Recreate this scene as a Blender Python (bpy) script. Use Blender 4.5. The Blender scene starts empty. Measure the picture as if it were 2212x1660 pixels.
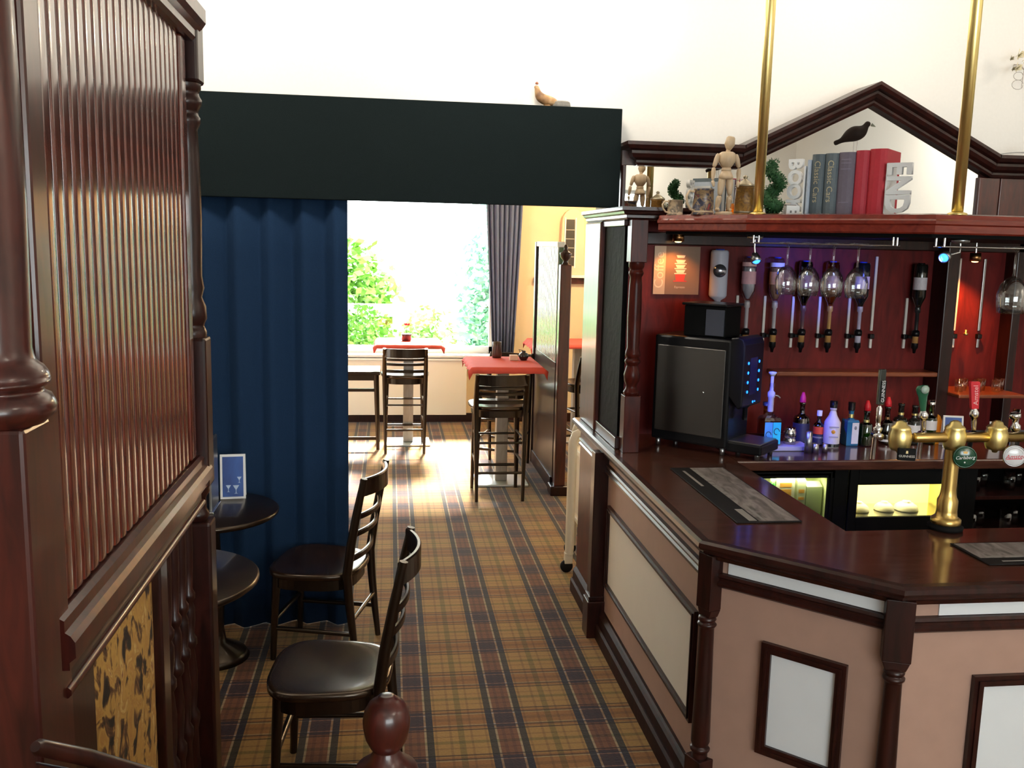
import bpy, bmesh, math, random
from math import sin, cos, pi, radians, atan, sqrt
from mathutils import Vector, Matrix
random.seed(7)
SC = bpy.context.scene
COL = SC.collection

# ------------------------------------------------------------------ camera
EYE = 2.05
FPX, PW, PH = 2000.0, 2212, 1660
YAW, PITCH, ROLL = atan(268 / 2000), -atan(306 / 2000), radians(1.34)
fw = Vector((sin(YAW) * cos(PITCH), cos(YAW) * cos(PITCH), sin(PITCH)))
rt = Vector((cos(YAW), -sin(YAW), 0))
up = rt.cross(fw)
cr = rt * cos(ROLL) + up * sin(ROLL)
cu = up * cos(ROLL) - rt * sin(ROLL)
cam = bpy.data.cameras.new('camera')
cam.sensor_width = 36
cam.lens = 36 * FPX / PW
cam.clip_start = 0.02
co = bpy.data.objects.new('camera', cam)
COL.objects.link(co)
M = Matrix((cr, cu, -fw)).transposed().to_4x4()
M.translation = Vector((0, 0, EYE))
co.matrix_world = M
SC.camera = co


def at(px, py, X=None, Y=None, Z=None):
    """a pixel of the photograph turned into the point where its ray meets a real plane"""
    r = fw + cr * ((px - PW / 2) / FPX) - cu * ((py - PH / 2) / FPX)
    if X is not None:
        t = X / r.x
    elif Y is not None:
        t = Y / r.y
    else:
        t = (Z - EYE) / r.z
    return Vector((0, 0, EYE)) + r * t


# ------------------------------------------------------------------ world, lights, exposure
SC.view_settings.view_transform = 'Standard'
SC.view_settings.look = 'None'
SC.view_settings.exposure = 0.0
SC.view_settings.gamma = 1.0
SC.view_settings.use_curve_mapping = False
SC.cycles.use_denoising = True
SC.cycles.max_bounces = 10
SC.cycles.diffuse_bounces = 4
SC.cycles.glossy_bounces = 5
SC.cycles.transparent_max_bounces = 24
SC.cycles.transmission_bounces = 8
SC.cycles.caustics_reflective = False
SC.cycles.caustics_refractive = False
SC.cycles.sample_clamp_indirect = 6.0

W = bpy.data.worlds.new('overcast_bright_sky')
SC.world = W
W.use_nodes = True
bg = W.node_tree.nodes['Background']
bg.inputs[0].default_value = (0.90, 0.97, 1.0, 1)
bg.inputs[1].default_value = 12.0


def lamp(kind, name, loc, energy, color=(1, 1, 1), size=0.1, target=None, sizey=None, angle=None, blend=0.5):
    l = bpy.data.lights.new(name, kind)
    l.energy = energy
    l.color = color
    if kind == 'AREA':
        l.size = size
        if sizey:
            l.shape = 'RECTANGLE'
            l.size_y = sizey
    elif kind == 'SUN':
        l.angle = size
    else:
        l.shadow_soft_size = size
    if kind == 'SPOT':
        l.spot_size = radians(angle)
        l.spot_blend = blend
    o = bpy.data.objects.new(name, l)
    COL.objects.link(o)
    o.location = loc
    if target is not None:
        o.rotation_euler = (Vector(target) - Vector(loc)).to_track_quat('-Z', 'Y').to_euler()
    return o


lamp('SUN', 'sun', (4, 20, 10), 95.0, (1, .96, .88), radians(9), target=(4 - .12, 20 - 1, 10 - .85))
pl = lamp('AREA', 'daylight_portal_far', (-.6, 10.62, 1.9), 1, size=3.6, sizey=2.3, target=(-.6, 5, 1.9))
pl.data.cycles.is_portal = True
pl = lamp('AREA', 'daylight_portal_rear', (1.7, -4.1, 1.95), 1, size=4.2, sizey=1.8, target=(1.7, 0, 1.95))
pl.data.cycles.is_portal = True
pl = lamp('AREA', 'daylight_portal_side', (3.48, 7.8, 1.62), 1, size=1.65, sizey=3.6, target=(0, 7.8, 1.62))
pl.data.cycles.is_portal = True
# unseen area lights added above the frame to brighten the walls and ceiling
for i, (x, y, e, tx, ty, tz) in enumerate(((-1.4, 3.75, 24, -1.4, 4.9, 3.1), (0.5, 3.75, 19, .5, 4.9, 3.1), (2.4, 3.75, 11, 2.4, 4.9, 3.2), (4.3, 3.75, 9, 4.3, 4.9, 3.2), (3.2, -1.0, 55, 3.2, -1.0, 5), (-.8, -1.6, 10, -.8, -1.6, 5), (2.6, -3.0, 60, 2.6, -4.0, 3.4), (4.9, .5, 36, 6.0, .5, 3.3))):
    lamp('AREA', 'added_room_fill', (x, y, 3.55), e, (1, .90, .76), .4, target=(tx, ty, tz))
# warm ceiling light of the far dining room
lamp('POINT', 'dining_room_lamp', (2.3, 9.0, 2.75), 110, (1, .72, .40), .12)

# ------------------------------------------------------------------ material helpers


def nmat(name):
    m = bpy.data.materials.new(name)
    m.use_nodes = True
    nt = m.node_tree
    b = nt.nodes['Principled BSDF']
    return m, nt, b


def mat(name, col, rough=.5, metal=0.0, coat=0.0, trans=0.0, emis=None, estr=0.0, noise=0.0, nscale=30.0, bump=0.0, spec=None):
    m, nt, b = nmat(name)
    c = (*col, 1)
    b.inputs['Base Color'].default_value = c
    b.inputs['Roughness'].default_value = rough
    b.inputs['Metallic'].default_value = metal
    b.inputs['Coat Weight'].default_value = coat
    b.inputs['Coat Roughness'].default_value = .12
    b.inputs['Transmission Weight'].default_value = trans
    if spec is not None:
        b.inputs['Specular IOR Level'].default_value = spec
    if emis:
        b.inputs['Emission Color'].default_value = (*emis, 1)
        b.inputs['Emission Strength'].default_value = estr
    if noise or bump:
        tc = nt.nodes.new('ShaderNodeTexCoord')
        n = nt.nodes.new('ShaderNodeTexNoise')
        n.inputs['Scale'].default_value = nscale
        n.inputs['Detail'].default_value = 4
        nt.links.new(tc.outputs['Object'], n.inputs['Vector'])
        if noise:
            mx = nt.nodes.new('ShaderNodeMix')
            mx.data_type = 'RGBA'
            mx.inputs[6].default_value = tuple(max(0, v * (1 - noise)) for v in col) + (1,)
            mx.inputs[7].default_value = tuple(min(1, v * (1 + noise)) for v in col) + (1,)
            nt.links.new(n.outputs['Fac'], mx.inputs[0])
            nt.links.new(mx.outputs[2], b.inputs['Base Color'])
        if bump:
            bp = nt.nodes.new('ShaderNodeBump')
            bp.inputs['Strength'].default_value = bump
            bp.inputs['Distance'].default_value = .01
            nt.links.new(n.outputs['Fac'], bp.inputs['Height'])
            nt.links.new(bp.outputs['Normal'], b.inputs['Normal'])
    return m


def wood(name, c1, c2, rough=.25, coat=.4, scale=(3, 3, .5), grain=9.0):
    m, nt, b = nmat(name)
    tc = nt.nodes.new('ShaderNodeTexCoord')
    mp = nt.nodes.new('ShaderNodeMapping')
    mp.inputs['Scale'].default_value = scale
    n = nt.nodes.new('ShaderNodeTexNoise')
    n.inputs['Scale'].default_value = grain
    n.inputs['Detail'].default_value = 6
    n.inputs['Distortion'].default_value = 1.2
    r = nt.nodes.new('ShaderNodeValToRGB')
    r.color_ramp.elements[0].position = .3
    r.color_ramp.elements[0].color = (*c1, 1)
    r.color_ramp.elements[1].position = .75
    r.color_ramp.elements[1].color = (*c2, 1)
    L = nt.links.new
    L(tc.outputs['Object'], mp.inputs['Vector'])
    L(mp.outputs['Vector'], n.inputs['Vector'])
    L(n.outputs['Fac'], r.inputs['Fac'])
    L(r.outputs['Color'], b.inputs['Base Color'])
    b.inputs['Roughness'].default_value = rough
    b.inputs['Coat Weight'].default_value = coat
    b.inputs['Coat Roughness'].default_value = .1
    return m


def thin_glass(name, tint=(1, 1, 1), gloss=.06, rough=.02):
    """a pane or thin wall of glass: lets light straight through, mirrors more at grazing angles"""
    m, nt, b = nmat(name)
    nt.nodes.remove(b)
    out = nt.nodes['Material Output']
    t = nt.nodes.new('ShaderNodeBsdfTransparent')
    t.inputs[0].default_value = (*tint, 1)
    g = nt.nodes.new('ShaderNodeBsdfGlossy')
    g.inputs['Roughness'].default_value = rough
    lw = nt.nodes.new('ShaderNodeLayerWeight')
    lw.inputs['Blend'].default_value = .35
    ma = nt.nodes.new('ShaderNodeMath')
    ma.operation = 'MULTIPLY_ADD'
    ma.inputs[1].default_value = .75
    ma.inputs[2].default_value = gloss
    mx = nt.nodes.new('ShaderNodeMixShader')
    L = nt.links.new
    L(lw.outputs['Facing'], ma.inputs[0])
    L(ma.outputs[0], mx.inputs[0])
    L(t.outputs[0], mx.inputs[1])
    L(g.outputs[0], mx.inputs[2])
    L(mx.outputs[0], out.inputs['Surface'])
    return m


def carpet_mat():
    m, nt, b = nmat('tartan_carpet')
    L = nt.links.new
    tc = nt.nodes.new('ShaderNodeTexCoord')
    sp = nt.nodes.new('ShaderNodeSeparateXYZ')
    L(tc.outputs['Object'], sp.inputs[0])

    def phase(sock, off, per):
        a = nt.nodes.new('ShaderNodeMath'); a.operation = 'SUBTRACT'; a.inputs[1].default_value = off
        L(sock, a.inputs[0])
        d = nt.nodes.new('ShaderNodeMath'); d.operation = 'DIVIDE'; d.inputs[1].default_value = per
        L(a.outputs[0], d.inputs[0])
        w = nt.nodes.new('ShaderNodeMath'); w.operation = 'FLOORED_MODULO'; w.inputs[1].default_value = 1
        L(d.outputs[0], w.inputs[0])
        return w.outputs[0]

    def ramp(sock, stops):
        r = nt.nodes.new('ShaderNodeValToRGB')
        r.color_ramp.interpolation = 'CONSTANT'
        els = r.color_ramp.elements
        els[0].position = stops[0][0]; els[0].color = (*stops[0][1], 1)
        els[1].position = stops[1][0]; els[1].color = (*stops[1][1], 1)
        for p, c in stops[2:]:
            e = els.new(p); e.color = (*c, 1)
        L(sock, r.inputs['Fac'])
        return r.outputs['Color']
    one = (1, 1, 1); dk = (.13, .16, .34); br = (.50, .33, .50); br2 = (.36, .24, .42); wh = (.95, 1.25, 2.6); ol = (.62, .72, .62); fl = (.78, .76, .80)
    # ratios to the ochre ground; phase .5 = centre of the dark stripe
    sx = [(0, ol), (.035, one), (.10, fl), (.125, one), (.255, fl), (.28, one), (.295, dk), (.37, wh), (.392, br), (.44, br2), (.475, br), (.525, br2), (.56, br), (.608, wh), (.63, dk), (.705, one), (.72, fl), (.745, one), (.875, fl), (.90, one), (.965, ol)]
    lb = (.30, .26, .30); bw = (.80, .64, .60)
    sy = [(0, ol), (.03, one), (.11, fl), (.14, one), (.255, lb), (.285, one), (.30, bw), (.335, lb), (.365, (1.0, 1.2, 2.0)), (.385, bw), (.47, (.62, .5, .5)), (.53, bw), (.615, (1.0, 1.2, 2.0)), (.635, lb), (.665, bw), (.70, one), (.715, lb), (.745, one), (.86, fl), (.89, one), (.97, ol)]
    px_, py_ = phase(sp.outputs['X'], .5 - .393 / 2, .393), phase(sp.outputs['Y'], 3.735 - .3655 / 2, .3655)
    ax = ramp(px_, sx)
    ay = ramp(py_, sy)
    K0, K1 = (0, 0, 0), (1, 1, 1)
    mxk = ramp(px_, [(0, K0), (.295, K1), (.37, K0), (.392, K1), (.608, K0), (.63, K1), (.705, K0)])
    myk = ramp(py_, [(0, K0), (.30, K1), (.365, K0), (.385, K1), (.615, K0), (.635, K1), (.70, K0)])
    g = nt.nodes.new('ShaderNodeMix'); g.data_type = 'RGBA'; g.blend_type = 'MULTIPLY'; g.inputs[0].default_value = 1
    g.inputs[6].default_value = (.28, .150, .040, 1); L(ax, g.inputs[7])
    g2 = nt.nodes.new('ShaderNodeMix'); g2.data_type = 'RGBA'; g2.blend_type = 'MULTIPLY'; g2.inputs[0].default_value = 1
    L(g.outputs[2], g2.inputs[6]); L(ay, g2.inputs[7])
    kk = nt.nodes.new('ShaderNodeMath'); kk.operation = 'MULTIPLY'; L(mxk, kk.inputs[0]); L(myk, kk.inputs[1])
    k2 = nt.nodes.new('ShaderNodeMath'); k2.operation = 'MULTIPLY'; k2.inputs[1].default_value = .8; L(kk.outputs[0], k2.inputs[0])
    mul = nt.nodes.new('ShaderNodeMix'); mul.data_type = 'RGBA'
    L(k2.outputs[0], mul.inputs[0]); L(g2.outputs[2], mul.inputs[6]); mul.inputs[7].default_value = (.014, .010, .018, 1)
    n = nt.nodes.new('ShaderNodeTexNoise'); n.inputs['Scale'].default_value = 90; n.inputs['Detail'].default_value = 3
    L(tc.outputs['Object'], n.inputs['Vector'])
    mr = nt.nodes.new('ShaderNodeMapRange'); mr.inputs[3].default_value = .75; mr.inputs[4].default_value = 1.2
    L(n.outputs['Fac'], mr.inputs[0])
    vm = nt.nodes.new('ShaderNodeMix'); vm.data_type = 'RGBA'; vm.blend_type = 'MULTIPLY'; vm.inputs[0].default_value = 1
    L(mul.outputs[2], vm.inputs[6]); L(mr.outputs[0], vm.inputs[7])
    L(vm.outputs[2], b.inputs['Base Color'])
    b.inputs['Roughness'].default_value = .95
    b.inputs['Specular IOR Level'].default_value = .15
    b.inputs['Sheen Weight'].default_value = .25
    b.inputs['Sheen Roughness'].default_value = .4
    bp = nt.nodes.new('ShaderNodeBump'); bp.inputs['Strength'].default_value = .35; bp.inputs['Distance'].default_value = .004
    L(n.outputs['Fac'], bp.inputs['Height']); L(bp.outputs['Normal'], b.inputs['Normal'])
    return m


def marbled(name, cols, scale, rough=.7, dist=2.0, bump=.4, stretch=(1, 1, 1)):
    m, nt, b = nmat(name)
    L = nt.links.new
    tc = nt.nodes.new('ShaderNodeTexCoord')
    mp = nt.nodes.new('ShaderNodeMapping'); mp.inputs['Scale'].default_value = stretch
    n = nt.nodes.new('ShaderNodeTexNoise'); n.inputs['Scale'].default_value = scale; n.inputs['Detail'].default_value = 5; n.inputs['Distortion'].default_value = dist
    r = nt.nodes.new('ShaderNodeValToRGB')
    els = r.color_ramp.elements
    els[0].position = cols[0][0]; els[0].color = (*cols[0][1], 1)
    els[1].position = cols[1][0]; els[1].color = (*cols[1][1], 1)
    for p, c in cols[2:]:
        e = els.new(p); e.color = (*c, 1)
    L(tc.outputs['Object'], mp.inputs[0]); L(mp.outputs[0], n.inputs['Vector']); L(n.outputs['Fac'], r.inputs['Fac']); L(r.outputs['Color'], b.inputs['Base Color'])
    b.inputs['Roughness'].default_value = rough
    if bump:
        bp = nt.nodes.new('ShaderNodeBump'); bp.inputs['Strength'].default_value = bump; bp.inputs['Distance'].default_value = .01
        L(n.outputs['Fac'], bp.inputs['Height']); L(bp.outputs['Normal'], b.inputs['Normal'])
    return m


MAHOG = wood('dark_mahogany', (.012, .0035, .0025), (.042, .009, .006), .34, .15)
DKRED = wood('deep_red_mahogany', (.024, .004, .003), (.08, .012, .007), .3, .04)
PLINTHW = wood('dull_plinth_wood', (.010, .003, .002), (.034, .008, .005), .55, 0)
MAHOG2 = wood('red_mahogany', (.032, .007, .005), (.095, .017, .011), .3, .3)
REDPAN = wood('satin_red_panel', (.088, .008, .008), (.20, .017, .014), .5, 0, (2, 2, .4))
REDPAN.node_tree.nodes['Principled BSDF'].inputs['Specular IOR Level'].default_value = .2
for m_, sv in ((MAHOG, .32), (PLINTHW, .12), (DKRED, .12)):
    m_.node_tree.nodes['Principled BSDF'].inputs['Specular IOR Level'].default_value = sv
REED = wood('varnished_reed_wood', (.06, .010, .006), (.17, .030, .016), .2, .8, (9, 9, 1))
CHAIRW = wood('black_brown_chair_wood', (.0035, .002, .0012), (.011, .0055, .0035), .32, .25)
SEATW = wood('brown_seat_wood', (.008, .0045, .003), (.026, .013, .008), .27, .35)
for m_ in (CHAIRW, SEATW):
    m_.node_tree.nodes['Principled BSDF'].inputs['Specular Tint'].default_value = (1, .78, .58, 1)
    m_.node_tree.nodes['Principled BSDF'].inputs['Coat Tint'].default_value = (1, .82, .62, 1)
CANOPY = wood('red_canopy_wood', (.13, .014, .008), (.25, .03, .015), .26, .5, (.5, 3, 3))
TOPW = wood('bar_top_wood', (.05, .018, .012), (.115, .042, .026), .17, .45, (.6, 3, 3))
PINE = wood('pale_beech', (.50, .36, .22), (.66, .50, .33), .5, .1)
SHELFW = wood('orange_shelf_wood', (.20, .05, .02), (.34, .09, .03), .3, .4, (.5, 3, 3))
PALEWOOD = wood('limed_table_pillar', (.30, .26, .22), (.42, .37, .31), .5, .1)
BRASS = mat('polished_brass', (1.0, .80, .32), .36, 1.0)
BRASSD = mat('brushed_brass', (.62, .42, .14), .3, 1.0)
CHROME = mat('chrome', (.8, .8, .82), .12, 1.0)
STEEL = mat('brushed_steel', (.42, .42, .42), .34, 1.0)
DSTEEL = mat('dark_steel_panel', (.17, .165, .16), .3, 1.0)
BLACK = mat('black_plastic', (.005, .005, .006), .32, 0, .1, spec=.25)
BLACKM = mat('matt_black', (.005, .005, .005), .7, spec=.1)
RUBBER = mat('black_rubber', (.008, .007, .007), .7, spec=.2)
WALL = mat('white_wall_paint', (.86, .84, .80), .8, noise=.03, nscale=60, bump=.05)
CEIL = mat('white_ceiling_paint', (.88, .87, .84), .85)
YELLOW = mat('warm_cream_wall_paint', (.84, .66, .42), .8, noise=.04, nscale=8)
TAN = mat('tan_bar_panel', (.41, .25, .19), .55, noise=.08, nscale=14)
CREAM = mat('cream_bar_panel', (.78, .70, .60), .6, noise=.03, nscale=10)
WHITEP = mat('white_bar_panel', (.78, .79, .80), .55, noise=.03, nscale=10)
NAVY = mat('navy_curtain_cloth', (.011, .030, .072), .9, noise=.25, nscale=240, bump=.15, spec=.1)
SLATE = mat('slate_blue_curtain_cloth', (.13, .16, .26), .9, noise=.2, nscale=200, spec=.1)
PELMET = mat('black_green_pelmet_cloth', (.006, .011, .012), .9, noise=.3, nscale=260, bump=.15, spec=.15)
REDCLOTH = mat('red_table_cloth', (.62, .07, .045), .8, noise=.08, nscale=40)
WHITE = mat('white_paint', (.85, .85, .84), .5)
IVORY = mat('ivory', (.80, .74, .62), .5)
PAPER = mat('white_card', (.85, .85, .85), .6)
MIRROR = mat('mirror_glass', (.92, .93, .92), .015, 1.0)
GLASS = thin_glass('clear_glass', (.97, .98, .98), .07)
WINGLASS = thin_glass('window_glass', (.99, 1, .99), .03)
SMOKED = thin_glass('dark_door_glass', (.80, .82, .80), .06)
FABRIC = marbled('gold_marbled_fabric', [(.36, (.012, .007, .004)), (.42, (.14, .06, .02)), (.47, (.50, .29, .07)), (.56, (.40, .20, .05)), (.63, (.62, .42, .15)), (.70, (.22, .07, .03))], 17, .75, .9, .6, (1, 1, .75))
CARVED = mat('black_carved_panel', (.006, .005, .005), .7, 0, 0, bump=.4, nscale=18, spec=.04)
CARPET = carpet_mat()
BLUELED = mat('blue_led', (.02, .2, 1), .4, emis=(.01, .16, 1.0), estr=4.5)
BLUELENS = mat('blue_spot_lens', (.1, .3, 1), .3, emis=(.02, .14, 1.0), estr=6)
WARMLENS = mat('warm_lamp_lens', (1, .7, .3), .3, emis=(1, .5, .14), estr=14)

# ------------------------------------------------------------------ mesh builder
ORG = {}


class MB:
    def __init__(s):
        s.v = []; s.f = []; s.sm = []

    def add(s, vs, fs, smooth=False):
        o = len(s.v)
        s.v += [Vector(p) for p in vs]
        for f in fs:
            s.f.append([i + o for i in f]); s.sm.append(smooth)
        return s

    def box(s, x0, x1, y0, y1, z0, z1):
        vs = [(x, y, z) for z in (z0, z1) for y in (y0, y1) for x in (x0, x1)]
        return s.add(vs, [(0, 2, 3, 1), (4, 5, 7, 6), (0, 1, 5, 4), (2, 6, 7, 3), (0, 4, 6, 2), (1, 3, 7, 5)])

    def obox(s, c, hx, hy, hz, X=(1, 0, 0), Y=(0, 1, 0), Z=(0, 0, 1)):
        c, X, Y, Z = Vector(c), Vector(X), Vector(Y), Vector(Z)
        vs = [c + X * (hx * i) + Y * (hy * j) + Z * (hz * k) for k in (-1, 1) for j in (-1, 1) for i in (-1, 1)]
        return s.add(vs, [(0, 2, 3, 1), (4, 5, 7, 6), (0, 1, 5, 4), (2, 6, 7, 3), (0, 4, 6, 2), (1, 3, 7, 5)])

    def prism(s, poly, z0, z1, smooth=False):
        n = len(poly)
        vs = [(x, y, z0) for x, y in poly] + [(x, y, z1) for x, y in poly]
        fs = [list(range(n))[::-1], list(range(n, 2 * n))]
        s.add(vs, fs)
        if smooth:          # caps keep vertices of their own so that the long sides shade true
            s.add(vs, [])
        o = len(s.v) - 2 * n
        for i in range(n):
            j = (i + 1) % n
            s.f.append([o + i, o + j, o + n + j, o + n + i]); s.sm.append(smooth)
        return s

    def slab(s, poly, O, U, V, N, t):
        """a flat outline (u,v) at O, t thick along N"""
        O, U, V, N = Vector(O), Vector(U), Vector(V), Vector(N)
        n = len(poly)
        a = [O + U * u + V * v for u, v in poly]
        vs = a + [p + N * t for p in a]
        fs = [list(range(n))[::-1], list(range(n, 2 * n))] + [[i, (i + 1) % n, n + (i + 1) % n, n + i] for i in range(n)]
        return s.add(vs, fs)

    def lathe(s, prof, O=(0, 0, 0), axis=(0, 0, 1), n=20, smooth=True, sx=1.0, sy=1.0, ang=0.0):
        O = Vector(O); A = Vector(axis).normalized()
        T = Vector((1, 0, 0)) if abs(A.x) < .9 else Vector((0, 1, 0))
        if abs(A.z) > .99:
            T = Vector((1, 0, 0))
        U = (T - A * T.dot(A)).normalized(); V = A.cross(U)
        if ang:
            U, V = U * cos(ang) + V * sin(ang), V * cos(ang) - U * sin(ang)
        rows = []; vs = []
        for r, z in prof:
            if r < 1e-5:
                rows.append([len(vs)]); vs.append(O + A * z)
            else:
                rows.append(list(range(len(vs), len(vs) + n)))
                for i in range(n):
                    a = 2 * pi * (i + (.5 if n == 4 else 0)) / n
                    vs.append(O + A * z + U * (r * cos(a) * sx) + V * (r * sin(a) * sy))
        fs = []
        for a, b in zip(rows, rows[1:]):
            for i in range(n):
                j = (i + 1) % n
                if len(a) == 1 and len(b) == 1:
                    continue
                if len(a) == 1:
                    fs.append((a[0], b[j], b[i])) if False else fs.append((a[0], b[i], b[j]))
                elif len(b) == 1:
                    fs.append((a[i], b[0], a[j])) if False else fs.append((a[j], b[0], a[i])) if False else fs.append((a[i], a[j], b[0]))
                else:
                    fs.append((a[i], a[j], b[j], b[i]))
        return s.add(vs, fs, smooth)

    def tube(s, pts, r, n=8, cap=True, smooth=True, flat=1.0):
        pts = [Vector(p) for p in pts]
        R = r if isinstance(r, (list, tuple)) else [r] * len(pts)
        vs = []; fs = []
        prevU = None
        for k, p in enumerate(pts):
            d = (pts[min(k + 1, len(pts) - 1)] - pts[max(k - 1, 0)]).normalized()
            if prevU is None:
                T = Vector((0, 0, 1)) if abs(d.z) < .9 else Vector((0, 1, 0))
                U = (T - d * T.dot(d)).normalized()
            else:
                U = (prevU - d * prevU.dot(d)).normalized()
            prevU = U
            V = d.cross(U)
            for i in range(n):
                a = 2 * pi * (i + .5) / n
                vs.append(p + U * (R[k] * cos(a)) + V * (R[k] * sin(a) * flat))
        for k in range(len(pts) - 1):
            for i in range(n):
                j = (i + 1) % n
                fs.append((k * n + i, k * n + j, (k + 1) * n + j, (k + 1) * n + i))
        s.add(vs, fs, smooth)
        if cap:
            s.add(vs[:n], [list(range(n))[::-1]])
            s.add(vs[-n:], [list(range(n))])
        return s

    def band(s, pts, prof):
        """sweep a small closed outline (u along the horizontal normal, v up) along level points, n normals turned with the path"""
        pts = [Vector(p) for p in pts]
        m = len(prof); vs = []; fs = []
        for k, p in enumerate(pts):
            d = (pts[min(k + 1, len(pts) - 1)] - pts[max(k - 1, 0)])
            d.z = 0; d.normalize()
            N = Vector((d.y, -d.x, 0))
            for u, v in prof:
                vs.append(p + N * u + Vector((0, 0, v)))
        for k in range(len(pts) - 1):
            for i in range(m):
                j = (i + 1) % m
                fs.append((k * m + i, k * m + j, (k + 1) * m + j, (k + 1) * m + i))
        fs.append(list(range(m))[::-1]); e = (len(pts) - 1) * m
        fs.append([e + i for i in range(m)])
        return s.add(vs, fs, False)

    def sweep(s, path, prof):
        """moulding: profile (outward, z) run along a level polyline with mitred corners; outward is to the right of travel"""
        m = len(prof); vs = []; fs = []
        for k in range(len(path)):
            for o, z in prof:
                x, y = offset_pt(path, k, o)
                vs.append((x, y, z))
        for k in range(len(path) - 1):
            for i in range(m - 1):
                fs.append((k * m + i, (k + 1) * m + i, (k + 1) * m + i + 1, k * m + i + 1))
        fs.append(list(range(m))); e = (len(path) - 1) * m
        fs.append([e + i for i in range(m)][::-1])
        return s.add(vs, fs, False)

    def build(s, name, mt, parent=None, bevel=0.0, seg=2, recalc=True, base=None):
        o0 = ORG.get(parent.name, Vector((0, 0, 0))) if parent else Vector(base or (0, 0, 0))
        me = bpy.data.meshes.new(name)
        me.from_pydata([tuple(p - o0) for p in s.v], [], s.f)
        me.polygons.foreach_set('use_smooth', s.sm)
        if recalc:
            bm = bmesh.new(); bm.from_mesh(me)
            bmesh.ops.recalc_face_normals(bm, faces=bm.faces[:])
            bm.to_mesh(me); bm.free()
        me.materials.append(mt)
        me.update()
        ob = bpy.data.objects.new(name, me)
        COL.objects.link(ob)
        ORG[ob.name] = o0
        if parent:
            ob.parent = parent
        else:
            ob.location = o0
        if bevel:
            md = ob.modifiers.new('edge', 'BEVEL'); md.width = bevel; md.segments = seg; md.limit_method = 'ANGLE'; md.angle_limit = radians(40)
        return ob


def offset_pt(path, k, o):
    def nrm(a, b):
        dx, dy = b[0] - a[0], b[1] - a[1]; l = sqrt(dx * dx + dy * dy)
        return Vector((dy / l, -dx / l))
    p = Vector(path[k])
    if k == 0:
        n = nrm(path[0], path[1]); q = p + n * o
    elif k == len(path) - 1:
        n = nrm(path[-2], path[-1]); q = p + n * o
    else:
        a, b = nrm(path[k - 1], path[k]), nrm(path[k], path[k + 1])
        mdir = (a + b); q = p + mdir * (o / (1 + a.dot(b)))
    return q.x, q.y


def offset(path, o):
    return [offset_pt(path, k, o) for k in range(len(path))]


def thing(name, label, cat, loc=(0, 0, 0), group=None):
    o = bpy.data.objects.new(name, None)
    o.empty_display_size = .1
    COL.objects.link(o)
    o.location = loc
    o['label'] = label; o['category'] = cat
    if group:
        o['group'] = group
    ORG[o.name] = Vector(loc)
    return o


def tag(o, label, cat, group=None):
    o['label'] = label; o['category'] = cat
    if group:
        o['group'] = group
    return o


def struct(name, mb, mt, bevel=0.0, parent=None):
    o = mb.build(name, mt, parent, bevel)
    if not parent:
        o['kind'] = 'structure'
    return o


def dup(root, loc, rotz=0.0, label=None, group=None):
    r = root.copy(); COL.objects.link(r); r.location = loc; r.rotation_euler = (0, 0, rotz)
    if label:
        r['label'] = label
    if group:
        r['group'] = group
    for ch in list(root.children):
        c = ch.copy(); COL.objects.link(c); c.parent = r
        for g in ch.children:
            d = g.copy(); COL.objects.link(d); d.parent = c
    return r


def inst(src, parent, loc=(0, 0, 0), rot=(0, 0, 0), scale=(1, 1, 1)):
    """another piece of the same kind, sharing its mesh"""
    c = src.copy(); COL.objects.link(c); c.parent = parent
    c.location = loc; c.rotation_euler = rot; c.scale = scale
    return c


def lettering(txt, size, P, R, U, mt, parent, ext=.0008, name='lettering', spacing=1.0, shear=0.0, bold=0.0):
    c = bpy.data.curves.new(name, 'FONT')
    c.body = txt; c.size = size; c.extrude = ext; c.align_x = 'CENTER'; c.align_y = 'CENTER'; c.resolution_u = 3
    c.space_character = spacing; c.shear = shear; c.offset = bold
    t = bpy.data.objects.new(name, c); COL.objects.link(t)
    bpy.context.view_layer.update()
    me = bpy.data.meshes.new_from_object(t.evaluated_get(bpy.context.evaluated_depsgraph_get()))
    bpy.data.objects.remove(t); bpy.data.curves.remove(c)
    R = Vector(R).normalized(); U = Vector(U).normalized(); N = R.cross(U)
    Mx = Matrix((R, U, N)).transposed().to_4x4()
    o0 = ORG.get(parent.name, Vector((0, 0, 0)))
    Mx.translation = Vector(P) - o0
    me.transform(Mx)
    me.name = name
    me.materials.clear(); me.materials.append(mt)
    ob = bpy.data.objects.new(name, me); COL.objects.link(ob); ob.parent = parent; ORG[ob.name] = o0
    return ob


def frame4(O, U, V, N, u0, u1, v0, v1, w, t):
    """four mitred bars of a rectangular frame"""
    mb = MB(); O, U, V, N = Vector(O), Vector(U), Vector(V), Vector(N)
    a = [(u0, v0), (u1, v0), (u1, v1), (u0, v1)]
    b = [(u0 + w, v0 + w), (u1 - w, v0 + w), (u1 - w, v1 - w), (u0 + w, v1 - w)]
    for i in range(4):
        j = (i + 1) % 4
        mb.slab([a[i], a[j], b[j], b[i]], O, U, V, N, t)
        m1 = [((a[k][0] * .6 + b[k][0] * .4), (a[k][1] * .6 + b[k][1] * .4)) for k in (i, j)]
        m2 = [((a[k][0] * .35 + b[k][0] * .65), (a[k][1] * .35 + b[k][1] * .65)) for k in (i, j)]
        mb.slab([m1[0], m1[1], m2[1], m2[0]], O + N * t, U, V, N, t * .35)
    return mb


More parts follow.
